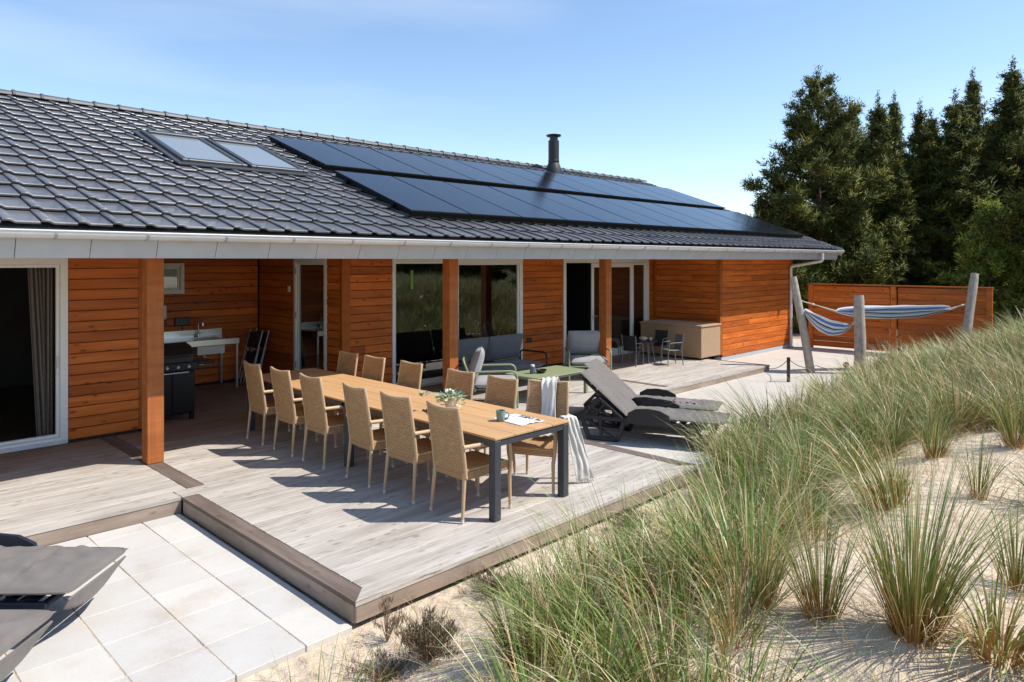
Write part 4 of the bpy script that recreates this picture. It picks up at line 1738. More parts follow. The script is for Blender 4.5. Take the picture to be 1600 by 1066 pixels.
m2 = MB()
frame_bars(m2, -0.62, 0.62, -0.34, 0.34, 0.03, 0.345, 0.383)
M_ = Matrix(((1, 0, 0, 0), (0, 0, 1, 0), (0, 1, 0, 0), (0, 0, 0, 1)))
m2.v = [tuple(M_ @ Vector(p)) for p in m2.v]
m2.f = [f[::-1] for f in m2.f]
obj('table_frame', m2, 'green_metal', ct)
for sx in (-1, 1):
    for sy in (-1, 1):
        m2 = MB()
        m2.box(sx * .615 - .03, sx * .615 + .03, sy * .335 - .03, sy * .335 + .03, 0.004, 0.384, c=0.004)
        obj('leg', m2, 'green_metal', ct)
t = thing('candle_jar', 'grey glass candle jar with pinkish candle on the green table', 'candle jar', (8.72, 8.12, 0.403))
m2 = MB(); m2.lathe([(0.04, 0), (0.046, 0.01), (0.046, 0.12), (0.041, 0.12), (0.041, 0.1), (0, 0.1)], 20); obj('jar', m2, 'candle_jar', t, smooth=50)
m2 = MB(); m2.lathe([(0.036, 0.101), (0.036, 0.145), (0.03, 0.15), (0, 0.148)], 16); obj('candle', m2, 'pot_pink', t, smooth=50)
t = thing('bowl', 'flat black bowl beside the candle jar on the green table', 'bowl', (8.87, 8.06, 0.403))
m2 = MB(); m2.lathe([(0.05, 0), (0.085, 0.03), (0.095, 0.06), (0.089, 0.06), (0.07, 0.022), (0, 0.014)], 24); obj('body', m2, 'black_plastic', t, smooth=50)

# ------------------------------------------------------------------ sun loungers
def lounger(name, label, loc, rz, group, back_deg=40, mat='black_plastic', flap=False):
    """origin at the hinge line, centre of the seat, on the ground. +x = foot end"""
    t = thing(name, label, 'sun lounger', loc, rz, group)
    W2 = 0.33
    SH = 0.33
    for sy in (-1, 1):
        y0, y1 = sy * W2 - 0.02, sy * W2 + 0.02
        m2 = MB()

        def bar(a, b, wd=0.05):
            a, b = Vector((a[0], 0, a[1])), Vector((b[0], 0, b[1]))
            d = (b - a)
            ang = math.atan2(d.z, d.x)
            M = Matrix.Translation((a.x, 0, a.z)) @ Matrix.Rotation(-ang, 4, 'Y')
            m2.box(-0.012, d.length + 0.012, y0, y1, -wd / 2, wd / 2, M, c=0.006)
        # long rail and legs
        bar((-0.62, SH - 0.02), (1.12, SH - 0.03), 0.055)
        bar((-0.62, SH - 0.02), (-0.52, 0.03), 0.06)
        bar((-0.52, 0.03), (-0.12, 0.03), 0.055)
        bar((-0.12, 0.03), (-0.02, SH - 0.03), 0.06)
        bar((-0.34, 0.03), (-0.36, SH - 0.02), 0.035)
        bar((-0.60, 0.19), (-0.06, 0.17), 0.03)
        bar((-0.55, SH - 0.06), (-0.16, 0.05), 0.028)
        q = 0.42 if flap else 0.0
        bar((0.78 - q, SH - 0.04), (0.86 - q, 0.03), 0.06)
        bar((0.86 - q, 0.03), (1.02 - q, 0.03), 0.05)
        bar((1.02 - q, 0.03), (1.14 - q, SH - 0.04), 0.06)
        # latticed back support
        bar((-0.60, SH), (-0.36, SH + 0.24), 0.045)
        bar((-0.36, SH + 0.24), (-0.05, SH), 0.035)
        bar((-0.48, SH + 0.12), (-0.22, SH + 0.02), 0.03)
        bar((-0.42, SH + 0.02), (-0.28, SH + 0.19), 0.028)
        obj('side_frame', m2, mat, t)
        # arm board
        m2 = MB()
        pts = [(0.02, SH - 0.05), (0.04, SH + 0.09), (0.14, SH + 0.145), (0.30, SH + 0.16), (0.46, SH + 0.145), (0.58, SH + 0.09), (0.62, SH - 0.05)]
        n = len(pts)
        ya, yb = sy * (W2 + 0.022), sy * (W2 + 0.055)
        ya, yb = min(ya, yb), max(ya, yb)
        vs = [(x, ya, z) for x, z in pts] + [(x, yb, z) for x, z in pts]
        m2.add(vs, [(i, n + i, n + (i + 1) % n, (i + 1) % n) for i in range(n)] + [tuple(range(n)), tuple(range(n, 2 * n))[::-1]])
        obj('armrest', m2, mat, t)
    # cross rails and slats
    for x in (-0.60, -0.12, 0.9 - (0.42 if flap else 0), 1.09):
        m2 = MB()
        m2.box(x - 0.02, x + 0.02, -W2 + 0.021, W2 - 0.021, SH - 0.055, SH - 0.015, c=0.005)
        obj('cross_rail', m2, mat, t)
    for k in range(8):
        m2 = MB()
        x = 0.04 + k * 0.132
        m2.box(x, x + 0.09, -W2 + 0.021, W2 - 0.021, SH - 0.012, SH + 0.006, c=0.004)
        obj('slat', m2, mat, t)
    MBk = Matrix.Translation((-0.01, 0, SH)) @ Matrix.Rotation(rad(back_deg), 4, 'Y') @ Matrix.Rotation(math.pi, 4, 'Z')
    m2 = MB()
    for sy in (-1, 1):
        m2.box(0, 0.80, sy * 0.27 - 0.02, sy * 0.27 + 0.02, -0.035, 0.0, MBk, c=0.005)
    for k in range(6):
        m2.box(0.04 + k * .13, 0.12 + k * .13, -0.25, 0.25, -0.022, -0.004, MBk, c=0.004)
    obj('back_frame', m2, mat, t)
    thk = 0.11 if flap else 0.066
    m2 = MB()
    cushion(m2, 1.28, 0.70 if flap else 0.68, thk, 44, 24, seams=(-0.36, 0.3), buttons=[(-.7, -.35), (-.7, .35), (-.05, -.35), (-.05, .35), (.62, -.35), (.62, .35)], M=Matrix.Translation((0.635, 0, SH + 0.007)), seed=loc[0], sharp=2.4 if flap else 5, wr=0.045 if flap else 0.02)
    obj('seat_cushion', m2, 'grey_cushion', t, smooth=70)
    m2 = MB()
    cushion(m2, 0.85, 0.66, 0.066, 26, 18, seams=(0.2,), buttons=[(-.45, -.35), (-.45, .35), (.6, -.35), (.6, .35)], M=MBk @ Matrix.Translation((0.43, 0, 0.006)), seed=loc[1], sharp=6, wr=0.016)
    obj('back_cushion', m2, 'grey_cushion', t, smooth=70)
    rim = []
    for q in range(72):
        a = 2 * math.pi * q / 72
        ca, sa = math.cos(a), math.sin(a)
        e = 0.14
        rim.append((0.635 + math.copysign(abs(ca) ** e, ca) * 0.640, math.copysign(abs(sa) ** e, sa) * (0.350 if flap else 0.340), SH + 0.007 + thk / 2))
    rim.append(rim[0])
    m2 = MB()
    m2.tube(rim, 0.009, 6)
    obj('piping', m2, 'grey_cushion', next(c for c in t.children if c.name.startswith('seat_cushion')), smooth=60)
    if flap:
        m2 = MB()
        grid = []
        for i in range(7):
            s_ = i / 6
            grid.append([(1.262 - 0.06 * s_ - 0.012 * math.sin(s_ * 3), (j / 8 * 2 - 1) * (0.33 - 0.05 * s_), SH + 0.015 - 0.15 * math.sin(s_ * 1.57) * (1 - 0.45 * abs(j / 4 - 1) ** 2)) for j in range(9)])
        m2.sheet(grid, 0.012)
        obj('cushion_flap', m2, 'grey_cushion', t, smooth=70)
    return t


a_r = Vector((0.36, -0.933, 0))
rz = math.atan2(a_r.y, a_r.x)
wv = Vector((0.933, 0.36, 0))
h0 = Vector((7.85, 5.60, -0.15)) + wv * 0.33
G_LR = 'grey cushioned loungers on the terrace paving'
lounger('sun_lounger', 'near one of two dark loungers behind the dining table with raised back', tuple(h0), rz, G_LR)
h1 = h0 + wv * 0.80 - a_r * 0.20
lounger('sun_lounger', 'far one of two dark loungers with a checked cloth on its cushion', tuple(h1), rz, G_LR)
m2 = MB()
grid = []
for i in range(13):
    grid.append([(i / 12 * .34 - .17 + .02 * math.sin(j * 1.3), (j / 10 * 2 - 1) * .12 + .02 * math.sin(i), 0.018 + 0.022 * abs(mnoise.noise(Vector((i * .5, j * .6, 2.0)))) + 0.012 * math.sin(i * 1.9 + j)) for j in range(11)])
m2.sheet(grid, 0.01)
cl = h1 + a_r * 0.80
tag(obj('folded_cloth', m2, 'plaid_cloth', smooth=60, loc=(cl.x, cl.y, -0.15 + 0.33 + 0.052), rot=(0, 0, rz)), 'small crumpled checked cloth lying on the far lounger cushion', 'cloth')
# the pair cut by the left edge of the picture: foot ends towards the terrace corner
ax = Vector((0.70, -0.714, 0)).normalized()
wx = Vector((ax.y, -ax.x, 0))
rz2 = math.atan2(ax.y, ax.x)
c1 = Vector((1.45, 5.37, -0.18)) - ax * 1.25
lounger('sun_lounger', 'lounger at the left picture edge with its foot end over the paving, the farther one', tuple(c1), rz2, G_LR, 30, 'navy_plastic', True)
c2 = Vector((0.84, 4.67, -0.18)) - ax * 1.25
lounger('sun_lounger', 'lounger in the lower left picture corner, nearest to the camera', tuple(c2), rz2, G_LR, 30, 'navy_plastic', True)

# ------------------------------------------------------------------ children's set, storage box
def kid_chair(label, loc, rz, group):
    t = thing('kid_chair', label, 'child chair', loc, rz, group)
    m2 = MB()
    grid = [[(-0.15 - 0.05 * i / 6, (j / 4 * 2 - 1) * 0.15, 0.33 + 0.34 * i / 6 - 0.004 * (1 - (j / 2 - 1) ** 2)) for j in range(5)] for i in range(7)]
    m2.sheet(grid, 0.012)
    obj('backrest', m2, 'chair_grey' if 'pale' in label else 'chair_black', t, smooth=60)  # chair in the sun gets the paler material: light put into its colour
    m2 = MB(); m2.box(-0.15, 0.15, -0.15, 0.15, 0.325, 0.342, c=0.006); obj('seat', m2, 'chair_grey' if 'pale' in label else 'chair_black', t)
    for sy in (-1, 1):
        y = sy * 0.165
        m2 = MB(); m2.tube([(-0.21, y, 0.68), (-0.16, y, 0.33), (-0.20, y, 0.004)], 0.011, 8); obj('leg', m2, 'chair_grey', t, smooth=60)
        m2 = MB(); m2.tube(fillet([(-0.17, y, 0.50), (0.13, y, 0.49), (0.16, y, 0.30), (0.17, y, 0.004)], 0.05, 4), 0.011, 8); obj('leg', m2, 'chair_grey', t, smooth=60)
    return t


KX, KY = 13.45, 9.10
G_K = 'small chairs around the play table'
kid_chair('small chair in the sun, coloured pale for the light on it, pulled out right of the play table', (13.62, 8.50, 0), rad(150), G_K)
kid_chair('small black chair left of the play table with its back to the green armchair', (12.95, 9.05, 0), rad(8), G_K)
kid_chair('small dark chair behind the left side of the play table, by the glass door', (13.10, 9.72, 0), rad(-60), G_K)
kid_chair('small black chair behind the play table, in front of the storage box', (14.10, 9.15, 0), rad(-170), G_K)
t = thing('play_table', 'small round dark children table with slim splayed legs', 'table', (KX, KY, 0))
m2 = MB(); m2.lathe([(0.29, 0.475), (0.30, 0.48), (0.30, 0.495), (0.29, 0.5)], 28); obj('tabletop', m2, 'chair_black', t)
for k in range(6):
    a = k * math.pi / 3
    m2 = MB(); m2.tube([(.17 * math.cos(a), .17 * math.sin(a), .476), (.24 * math.cos(a), .24 * math.sin(a), 0.004)], 0.012, 8); obj('leg', m2, 'chair_grey', t, smooth=60)
t = thing('bowl', 'white bowl of yellow food on the play table', 'bowl', (KX - 0.03, KY, 0.501))
m2 = MB(); m2.lathe([(0.05, 0), (0.085, 0.03), (0.10, 0.07), (0.094, 0.07), (0.07, 0.03), (0, 0.02)], 20); obj('body', m2, 'bowl_white', t, smooth=50)
m2 = MB(); m2.lathe([(0.085, 0.06), (0.06, 0.085), (0, 0.095)], 12); obj('food', m2, 'food_yellow', t, smooth=60)
t = thing('cup', 'small white cup beside the bowl on the play table', 'cup', (KX + 0.14, KY - 0.08, 0.501))
m2 = MB(); m2.lathe([(0.026, 0), (0.034, 0.06), (0.03, 0.06), (0.024, 0.01), (0, 0.01)], 16); obj('body', m2, 'bowl_white', t, smooth=50)

t = thing('storage_box', 'large light brown cushion storage box under the eave', 'storage box', (15.09, 9.18, 0))
m2 = MB(); m2.box(-0.445, 0.445, -0.83, 0.83, 0.05, 0.755, c=0.008); obj('body', m2, 'box_cover', t)
m2 = MB(); m2.box(-0.47, 0.47, -0.855, 0.855, 0.757, 0.80, c=0.012); obj('lid', m2, 'box_cover', t)
for sx in (-1, 1):
    for sy in (-1, 1):
        m2 = MB(); m2.box(sx * .40 - .03, sx * .40 + .03, sy * .79 - .03, sy * .79 + .03, 0.002, 0.05); obj('leg', m2, 'black_plastic', t)

# ------------------------------------------------------------------ outdoor kitchen in the nook
t = thing('gas_grill', 'black gas grill with closed hood behind the front timber post', 'grill', (3.80, 10.75, 0))
m2 = MB(); m2.box(-0.33, 0.30, -0.24, 0.24, 0.10, 0.72, c=0.01); obj('cabinet', m2, 'grill_black', t)
for a, b in ((-0.325, -0.02), (-0.012, 0.295)):
    m2 = MB(); m2.box(a, b, -0.262, -0.242, 0.12, 0.70, c=0.008); obj('door', m2, 'grill_black', t)
m2 = MB(); m2.tube(fillet([(-0.30, -0.264, 0.70), (-0.30, -0.30, 0.70), (0.20, -0.30, 0.70), (0.20, -0.264, 0.70)], 0.02), 0.011); obj('handle', m2, 'steel', t, smooth=60)
m2 = MB(); m2.box(-0.40, 0.34, -0.28, 0.27, 0.72, 0.84, c=0.012); obj('control_panel', m2, 'grill_black', t)
for k in range(4):
    m2 = MB(); m2.lathe([(0.022, 0), (0.02, 0.03), (0, 0.03)], 14, look_matrix((-0.25 + .15 * k, -0.281, 0.78), (rad(90), 0, 0))); obj('knob', m2, 'steel', t)
m2 = MB()
prof = [(-0.27, 0.845), (-0.27, 0.95), (-0.19, 1.06), (0.0, 1.10), (0.18, 1.06), (0.26, 0.95), (0.26, 0.845)]
m2.prism(prof, -0.33, 0.27)
hd = obj('hood', m2, 'grill_black', t, smooth=35)
m2 = MB(); m2.tube([(-0.25, -0.31, 0.93), (0.2, -0.31, 0.93)], 0.012); m2.tube([(-0.24, -0.31, 0.93), (-0.24, -0.26, 0.93)], 0.008); m2.tube([(0.19, -0.31, 0.93), (0.19, -0.26, 0.93)], 0.008); obj('handle', m2, 'black_metal', hd)
m2 = MB(); m2.box(0.342, 0.60, -0.25, 0.22, 0.785, 0.825, c=0.012); obj('side_shelf', m2, 'black_metal', t)
for sx in (-0.30, 0.27):
    for sy in (-0.21, 0.21):
        m2 = MB(); m2.box(sx - .03, sx + .03, sy - .03, sy + .03, 0.003, 0.10, c=0.004); obj('leg', m2, 'grill_black', t)

t = thing('sink_unit', 'stainless steel outdoor sink counter with backsplash along the nook wall', 'sink', (4.63, 12.9, 0))
m2 = MB()
m2.box(-1.0, 0.30, -0.36, 0.36, 0.87, 0.905, c=0.006)
m2.box(0.301, 0.36, -0.36, 0.36, 0.87, 0.905)
m2.box(0.80, 1.05, -0.36, 0.36, 0.87, 0.905, c=0.006)
m2.box(0.36, 0.80, -0.36, -0.27, 0.87, 0.905)
m2.box(0.36, 0.80, 0.20, 0.36, 0.87, 0.905)
m2.box(-1.0, 1.05, -0.385, -0.36, 0.80, 0.908, c=0.006)
obj('counter', m2, 'steel', t)
m2 = MB(); m2.box(-1.0, 1.05, 0.362, 0.384, 0.87, 1.03, c=0.004); obj('backsplash', m2, 'steel', t)
m2 = MB()
m2.box(0.34, 0.82, -0.29, 0.22, 0.64, 0.66, c=0.004)
for a in ((0.34, 0.36, -0.29, 0.22), (0.80, 0.82, -0.29, 0.22), (0.36, 0.80, -0.29, -0.27), (0.36, 0.80, 0.20, 0.22)):
    m2.box(a[0], a[1], a[2], a[3], 0.66, 0.868)
obj('basin', m2, 'cream_enamel', t)
m2 = MB()
m2.tube(fillet([(0.58, 0.0, 0.64), (0.58, 0.0, 0.44), (0.48, 0.0, 0.44), (0.48, 0.05, 0.54), (0.40, 0.30, 0.54)], 0.05, 5), 0.022, 10)
obj('drain_pipe', m2, 'white_plastic', t, smooth=60)
m2 = MB()
m2.tube(fillet([(0.58, 0.29, 0.905), (0.58, 0.29, 1.20), (0.58, 0.20, 1.27), (0.58, 0.09, 1.22), (0.58, 0.08, 1.12)], 0.07, 6), 0.013, 10)
m2.tube([(0.58, 0.29, 0.95), (0.67, 0.27, 0.985)], 0.009, 8)
m2.lathe([(0.028, 0.905), (0.026, 0.95), (0.015, 0.955)], 16, Matrix.Translation((0.58, 0.29, 0)))
obj('faucet', m2, 'chrome', t, smooth=60)
for sx in (-0.96, 1.02):
    for sy in (-0.33, 0.33):
        m2 = MB(); m2.box(sx - .02, sx + .02, sy - .02, sy + .02, 0.002, 0.868, c=0.003); obj('leg', m2, 'steel', t)
m2 = MB(); m2.tube([(-0.96, 0.33, 0.33), (1.02, 0.33, 0.33)], 0.015); obj('rail', m2, 'steel', t)
t = thing('soap_dispenser', 'white and black soap dispenser on the nook wall by the post', 'soap dispenser', (4.62, 13.25, 1.15))
m2 = MB(); m2.box(-0.055, 0.055, -0.05, 0.045, 0.10, 0.36, c=0.02); obj('body', m2, 'bowl_white', t)
m2 = MB(); m2.box(-0.05, 0.05, -0.055, 0.045, 0.0, 0.098, c=0.015); obj('pump', m2, 'black_plastic', t)


def folding_chair(label, loc, rz):
    t = thing('folding_chair', label, 'folding chair', loc, rz, 'folded chairs leaning in the nook corner')
    for sy in (-1, 1):
        m2 = MB(); m2.tube([(-0.22, sy * .24, 1.0), (0.05, sy * .24, 0.004)], 0.013); obj('leg', m2, 'grey_frame', t)
        m2 = MB(); m2.tube([(-0.17, sy * .21, 0.72), (0.0, sy * .21, 0.004)], 0.012); obj('leg', m2, 'grey_frame', t)
    m2 = MB(); m2.sheet([[(-0.205 + .07 * i / 4, (j / 4 * 2 - 1) * .23, 0.96 - .28 * i / 4) for j in range(5)] for i in range(5)], 0.008); obj('backrest', m2, 'chair_black', t)
    m2 = MB(); m2.sheet([[(-0.13 + .08 * i / 4, (j / 4 * 2 - 1) * .20, 0.60 - .36 * i / 4) for j in range(5)] for i in range(5)], 0.008); obj('seat', m2, 'chair_black', t)


folding_chair('folded black chair leaning in the nook corner, next to the sink', (6.02, 12.75, 0), rad(180))
folding_chair('folded black chair leaning in the nook corner, next to the side door', (5.88, 12.72, 0), rad(180))

# ------------------------------------------------------------------ hammocks, posts, fence
def drift_post(label, base, top, r):
    b, t_ = Vector(base), Vector(top)
    t = thing('hammock_post', label, 'post', tuple(b), 0, 'driftwood posts carrying the hammocks')
    m2 = MB()
    n = 14
    path, R = [], []
    for i in range(n + 1):
        s_ = i / n
        p = (t_ - b) * s_
        p += Vector((mnoise.noise(Vector((s_ * 3, base[0], 0))), mnoise.noise(Vector((s_ * 3, base[0], 5))), 0)) * 0.018
        path.append(p)
        R.append(r * (1.08 - 0.16 * s_ + 0.05 * mnoise.noise(Vector((s_ * 4, base[1], 9)))))
    R[-1] *= 0.9
    m2.tube(path, R, 14)
    obj('pole', m2, 'driftwood', t, smooth=50)
    return t


gp = lambda u, t, z: (*at(u, t), z)
PA0, PA1 = Vector(gp(1270, 15.4, -0.35)), Vector(gp(1240, 15.6, 1.94))
PB0, PB1 = Vector(gp(1345, 15.2, -0.35)), Vector(gp(1342, 15.3, 1.55))
PC0, PC1 = Vector(gp(1500, 15.6, -0.35)), Vector(gp(1523, 16.0, 2.0))
drift_post('leaning driftwood post nearest the house carrying both hammocks', PA0, PA1, 0.085)
drift_post('short upright driftwood post in the middle of the hammocks', PB0, PB1, 0.115)
drift_post('driftwood post at the right end of the long hammock, in the dune grass', PC0, PC1, 0.095)


def hammock(label, A, B, sag, width, cords, u0, u1, red=False):
    """cloth between A and B, cloth starting and ending at fractions u0, u1"""
    t = thing('hammock', label, 'hammock', (0, 0, 0), 0, 'striped hammocks between driftwood posts')
    A, B = Vector(A), Vector(B)
    d = (B - A)
    side = Vector((d.y, -d.x, 0)).normalized()
    n, m_ = 30, 14

    def ctr(s_):
        return A + d * s_ - Vector((0, 0, sag * 4 * s_ * (1 - s_)))
    grid = []
    for i in range(n + 1):
        q = i / n
        s_ = u0 + (u1 - u0) * q
        c = ctr(s_)
        wd = width * (0.10 + 0.90 * math.sin(math.pi * min(max(q, 0), 1)) ** 0.6)
        row = []
        for j in range(m_ + 1):
            a = (j / m_ * 2 - 1)
            th_ = a * 1.25
            rr = wd / 2.5
            fold = 0.022 * mnoise.noise(Vector((q * 5, a * 4, u0 * 9))) + 0.012 * math.sin(a * 11 + q * 3)
            row.append(c + side * (math.sin(th_) * rr * 0.8) + Vector((0, 0, rr * (1 - math.cos(th_)) * 1.5 + fold)))
        grid.append(row)
    m2 = MB()
    m2.sheet(grid, 0.006)
    obj('cloth', m2, 'hammock_stripes', t, smooth=70)
    for end, q in ((0, A), (n, B)):
        m2 = MB()
        k = 0.4
        knot = q.lerp(sum((Vector(p) for p in grid[end]), Vector()) / (m_ + 1), k)
        for j in range(0, m_ + 1, 2):
            m2.tube([knot, grid[end][j]], 0.006, 5)
        obj('cord_fan', m2, 'rope', t)
        m2 = MB()
        m2.tube([q, q.lerp(knot, 0.5) - Vector((0, 0, 0.01)), knot], 0.013, 7)
        m2.tube([knot - (knot - q).normalized() * 0.03, knot + (knot - q).normalized() * 0.03], 0.024, 8)
        obj('rope', m2, 'rope', t)
    return t


def on(P0, P1, z):
    s_ = (z - P0.z) / (P1.z - P0.z)
    return P0.lerp(P1, s_)


hammock('blue striped hammock slung low between the leaning post and the middle post', on(PA0, PA1, 1.38), on(PB0, PB1, 1.0) + Vector((-.05, .05, 0)), 0.50, 0.85, 8, 0.10, 0.88)
hammock('long blue striped hammock from the leaning post to the right post, behind the middle post', on(PA0, PA1, 1.45), on(PC0, PC1, 1.36), 0.40, 0.70, 8, 0.22, 0.88)
for k, (u, t_) in enumerate(((1322, 16.0), (1338, 16.2))):
    m2 = MB()
    m2.lathe([(0.0, 0.0), (0.05, 0.02), (0.07, 0.07), (0.05, 0.12), (0, 0.14)], 12)
    x, y = at(u, t_)
    tag(obj('toy_ball', m2, 'red_plastic', smooth=60, loc=(x, y, -0.125)), ['small red ball on the sand left of the middle post', 'small red ball on the sand partly behind the middle post'][k], 'ball', 'red balls on the sand')

FX0, FY0, FX1, FY1 = 20.05, 8.05, 20.15, 3.75
fd = Vector((FX1 - FX0, FY1 - FY0, 0))
fL = fd.length
fence = thing('timber_fence', 'orange timber screen fence with horizontal boards behind the hammocks', 'fence', (FX0, FY0, -0.14), math.atan2(fd.y, fd.x))
fence.rotation_euler = (0, 0, math.atan2(fd.y, fd.x))
nb = 11
FH = 1.76
for bay in range(2):
    xa, xb = bay * fL / 2 + 0.10, (bay + 1) * fL / 2 - 0.10
    bl = xb - xa
    for i in range(nb):
        p = (FH - 0.08) / nb
        m2 = MB()
        m2.box(-bl / 2, bl / 2, -0.012, 0.012, 0.003, p - 0.003, c=0.004)
        obj('fence_board', m2, 'orange_wood', fence, loc=((xa + xb) / 2, rnd.uniform(-.003, .003), 0.06 + i * p))
for k, x in enumerate((0.05, fL / 2, fL - 0.05)):
    m2 = MB()
    m2.box(-0.06, 0.06, -0.04, 0.04, -0.2, FH - 0.005, c=0.004)
    obj('fence_post', m2, 'orange_wood', fence, loc=(x, -0.035, 0))
    m2 = MB()
m2.box(-0.02, fL + 0.02, -0.09, 0.05, FH, FH + 0.035, c=0.004)
obj('fence_cap', m2, 'orange_wood', fence)

rp = thing('rope_post', 'thin dark post holding a slack rope at the edge of the grass', 'post', gp(1232, 14.2, -0.2), 0)
m2 = MB()
m2.tube([(0, 0, 0), (0, 0, 0.56)], 0.034, 10)
obj('pole', m2, 'black_plastic', rp, smooth=60)
m2 = MB()
a = Vector((15.05, 7.0, -0.05))
b = Vector(gp(1232, 14.2, 0.33))
c = Vector(gp(1275, 15.2, 0.05))
d_ = Vector(gp(1345, 15.1, 0.1))
path = []
for p, q in ((a, b), (b, c), (c, d_)):
    for i in range(10):
        s_ = i / 10
        path.append(p.lerp(q, s_) - Vector((0, 0, 0.10 * 4 * s_ * (1 - s_))))
path.append(d_)
m2.tube(path, 0.007, 6)
tag(obj('slack_rope', m2, 'dark_rope', smooth=60), 'dark slack rope strung from the deck corner along the sand', 'rope')


# ------------------------------------------------------------------ vegetation
def leaf_mesh(name, V, F, T, Rn, mat):
    me = bpy.data.meshes.new(name)
    nv, nf = len(V), len(F)
    me.vertices.add(nv)
    me.vertices.foreach_set('co', V.astype(np.float32).ravel())
    me.loops.add(nf * 3)
    me.loops.foreach_set('vertex_index', F.astype(np.int32).ravel())
    me.polygons.add(nf)
    me.polygons.foreach_set('loop_start', np.arange(0, nf * 3, 3, dtype=np.int32))
    me.polygons.foreach_set('loop_total', np.full(nf, 3, dtype=np.int32))
    me.update(calc_edges=True)
    for nm, arr_ in (('t', T), ('rnd', Rn)):
        at_ = me.attributes.new(nm, 'FLOAT', 'POINT')
        at_.data.foreach_set('value', arr_.astype(np.float32))
    me.materials.append(MATS[mat])
    me.validate()
    return me


def blades(rs, base, n, h, spread, width, lean=(0, 0), droop=0.5, dry=0.0, fan=0.62):
    """n curved grass blades from a tussock at base -> V, F, T, R arrays"""
    S = 5
    ang = rs.uniform(0, 2 * np.pi, n)
    rr = spread * np.sqrt(rs.uniform(0, 1, n)) * 0.28
    L = h * rs.uniform(0.5, 1.08, n)
    tilt = 0.02 + fan * rs.uniform(0, 1, n) ** 1.3 + rr * 0.5
    dirx, diry = np.cos(ang), np.sin(ang)
    bx = base[0] + dirx * rr
    by = base[1] + diry * rr
    s = np.linspace(0, 1, S + 1)
    cur = rs.uniform(0.15, 1.0, n) ** 1.5 * droop
    # integrate angle from vertical along the blade
    V = np.zeros((n, S + 1, 3))
    px, pz = np.zeros(n), np.zeros(n)
    V[:, 0, 0], V[:, 0, 1], V[:, 0, 2] = bx, by, base[2] - 0.02
    for k in range(1, S + 1):
        a = tilt + cur * 1.9 * s[k] ** 1.5
        px = px + np.sin(a) * L / S
        pz = pz + np.cos(a) * L / S
        wl = (s[k] ** 1.6) * L
        V[:, k, 0] = bx + dirx * px + lean[0] * wl
        V[:, k, 1] = by + diry * px + lean[1] * wl
        V[:, k, 2] = base[2] - 0.02 + pz
    tw = rs.uniform(0, np.pi, n)
    sx, sy = np.cos(ang + np.pi / 2 + (tw - 1.57) * 0.7), np.sin(ang + np.pi / 2 + (tw - 1.57) * 0.7)
    wprof = np.array([0.75, 1.0, 0.95, 0.75, 0.45, 0.04]) * width
    wk = wprof[None, :] * rs.uniform(0.6, 1.2, n)[:, None]
    side = np.stack([sx, sy, np.zeros(n)], 1)[:, None, :] * wk[:, :, None]
    A = V - side
    B = V + side
    VV = np.stack([A, B], 2).reshape(n, -1, 3)
    idx = []
    for k in range(S):
        a, b, c, d = 2 * k, 2 * k + 1, 2 * k + 3, 2 * k + 2
        idx += [(a, b, c), (a, c, d)]
    idx = np.array(idx)
    F = (idx[None] + (np.arange(n) * 2 * (S + 1))[:, None, None]).reshape(-1, 3)
    T = np.repeat(np.repeat(s[None, :], n, 0)[:, :, None], 2, 2).reshape(-1)
    R = rs.uniform(0, 1, n)
    R = np.where(rs.uniform(0, 1, n) < dry, 0.8 + 0.2 * R, R * 0.95)
    R = np.repeat(R, 2 * (S + 1))
    return VV.reshape(-1, 3), F, T, R


class Acc:
    def __init__(s):
        s.V, s.F, s.T, s.R, s.n = [], [], [], [], 0

    def add(s, V, F, T, R):
        s.V.append(V)
        s.F.append(F + s.n)
        s.T.append(T)
        s.R.append(R)
        s.n += len(V)

    def mesh(s, name, mat):
        return leaf_mesh(name, np.concatenate(s.V), np.concatenate(s.F), np.concatenate(s.T), np.concatenate(s.R), mat)


rs = np.random.RandomState(11)
# single tussocks on the open sand: (u, v of the foot, depth, height, n, label)
LEAN = np.array([-0.16, 0.12])
tuss = [
    (1430, 3.30, 0.93, 300, 'large upright tussock of dune grass with thick straw coloured foot on the open sand'),
    (1284, 3.55, 0.66, 140, 'tussock of dune grass with tan foot left of the largest tussock'),
    (1196, 3.75, 0.55, 60, 'slim tussock of dune grass with narrow brown foot, two to the left of the largest'),
    (1585, 3.9, 0.62, 80, 'arching dune grass tussock at the right picture edge'),
    (1530, 5.6, 0.62, 70, 'thin tussock with orange foot standing alone on the upper sand patch'),
    (1460, 7.0, 0.60, 130, 'short tussock with bright orange foot at the back of the sand patch'),
    (1395, 6.1, 0.36, 80, 'low dried brown tussock flattened on the sand patch'),
    (1585, 6.9, 0.70, 150, 'tussock with broad orange foot right of the sand patch'),
    (1395, 7.6, 0.55, 110, 'small orange footed tussock at the left end of the row behind the sand'),
]
for u, t_, h, n, lab in tuss:
    x, y = at(u, t_)
    z = dune_h(x, y)
    acc = Acc()
    k = 1 if 'dried' not in lab else 0
    acc.add(*blades(rs, (0, 0, 0), n, h, 0.26 * (n / 150) ** 0.35, 0.0031, tuple(LEAN * rs.uniform(-0.6, 0.6)), 0.50 if k else 1.3, 0.12 if k else 0.9, 0.34 if k else 0.9))
    acc.add(*blades(rs, (0, 0, 0), n // 3, h * 0.5, 0.4, 0.0028, (0, 0), 1.5, 0.9, 0.9))
    o = link('grass_tussock', acc.mesh('grass_tussock', 'marram'), loc=(x, y, z - 0.01))
    tag(o, lab, 'grass tussock', 'grass tussocks on the open sand')

acc = Acc()
rg = random.Random(5)
pts_ = []
cells = {}


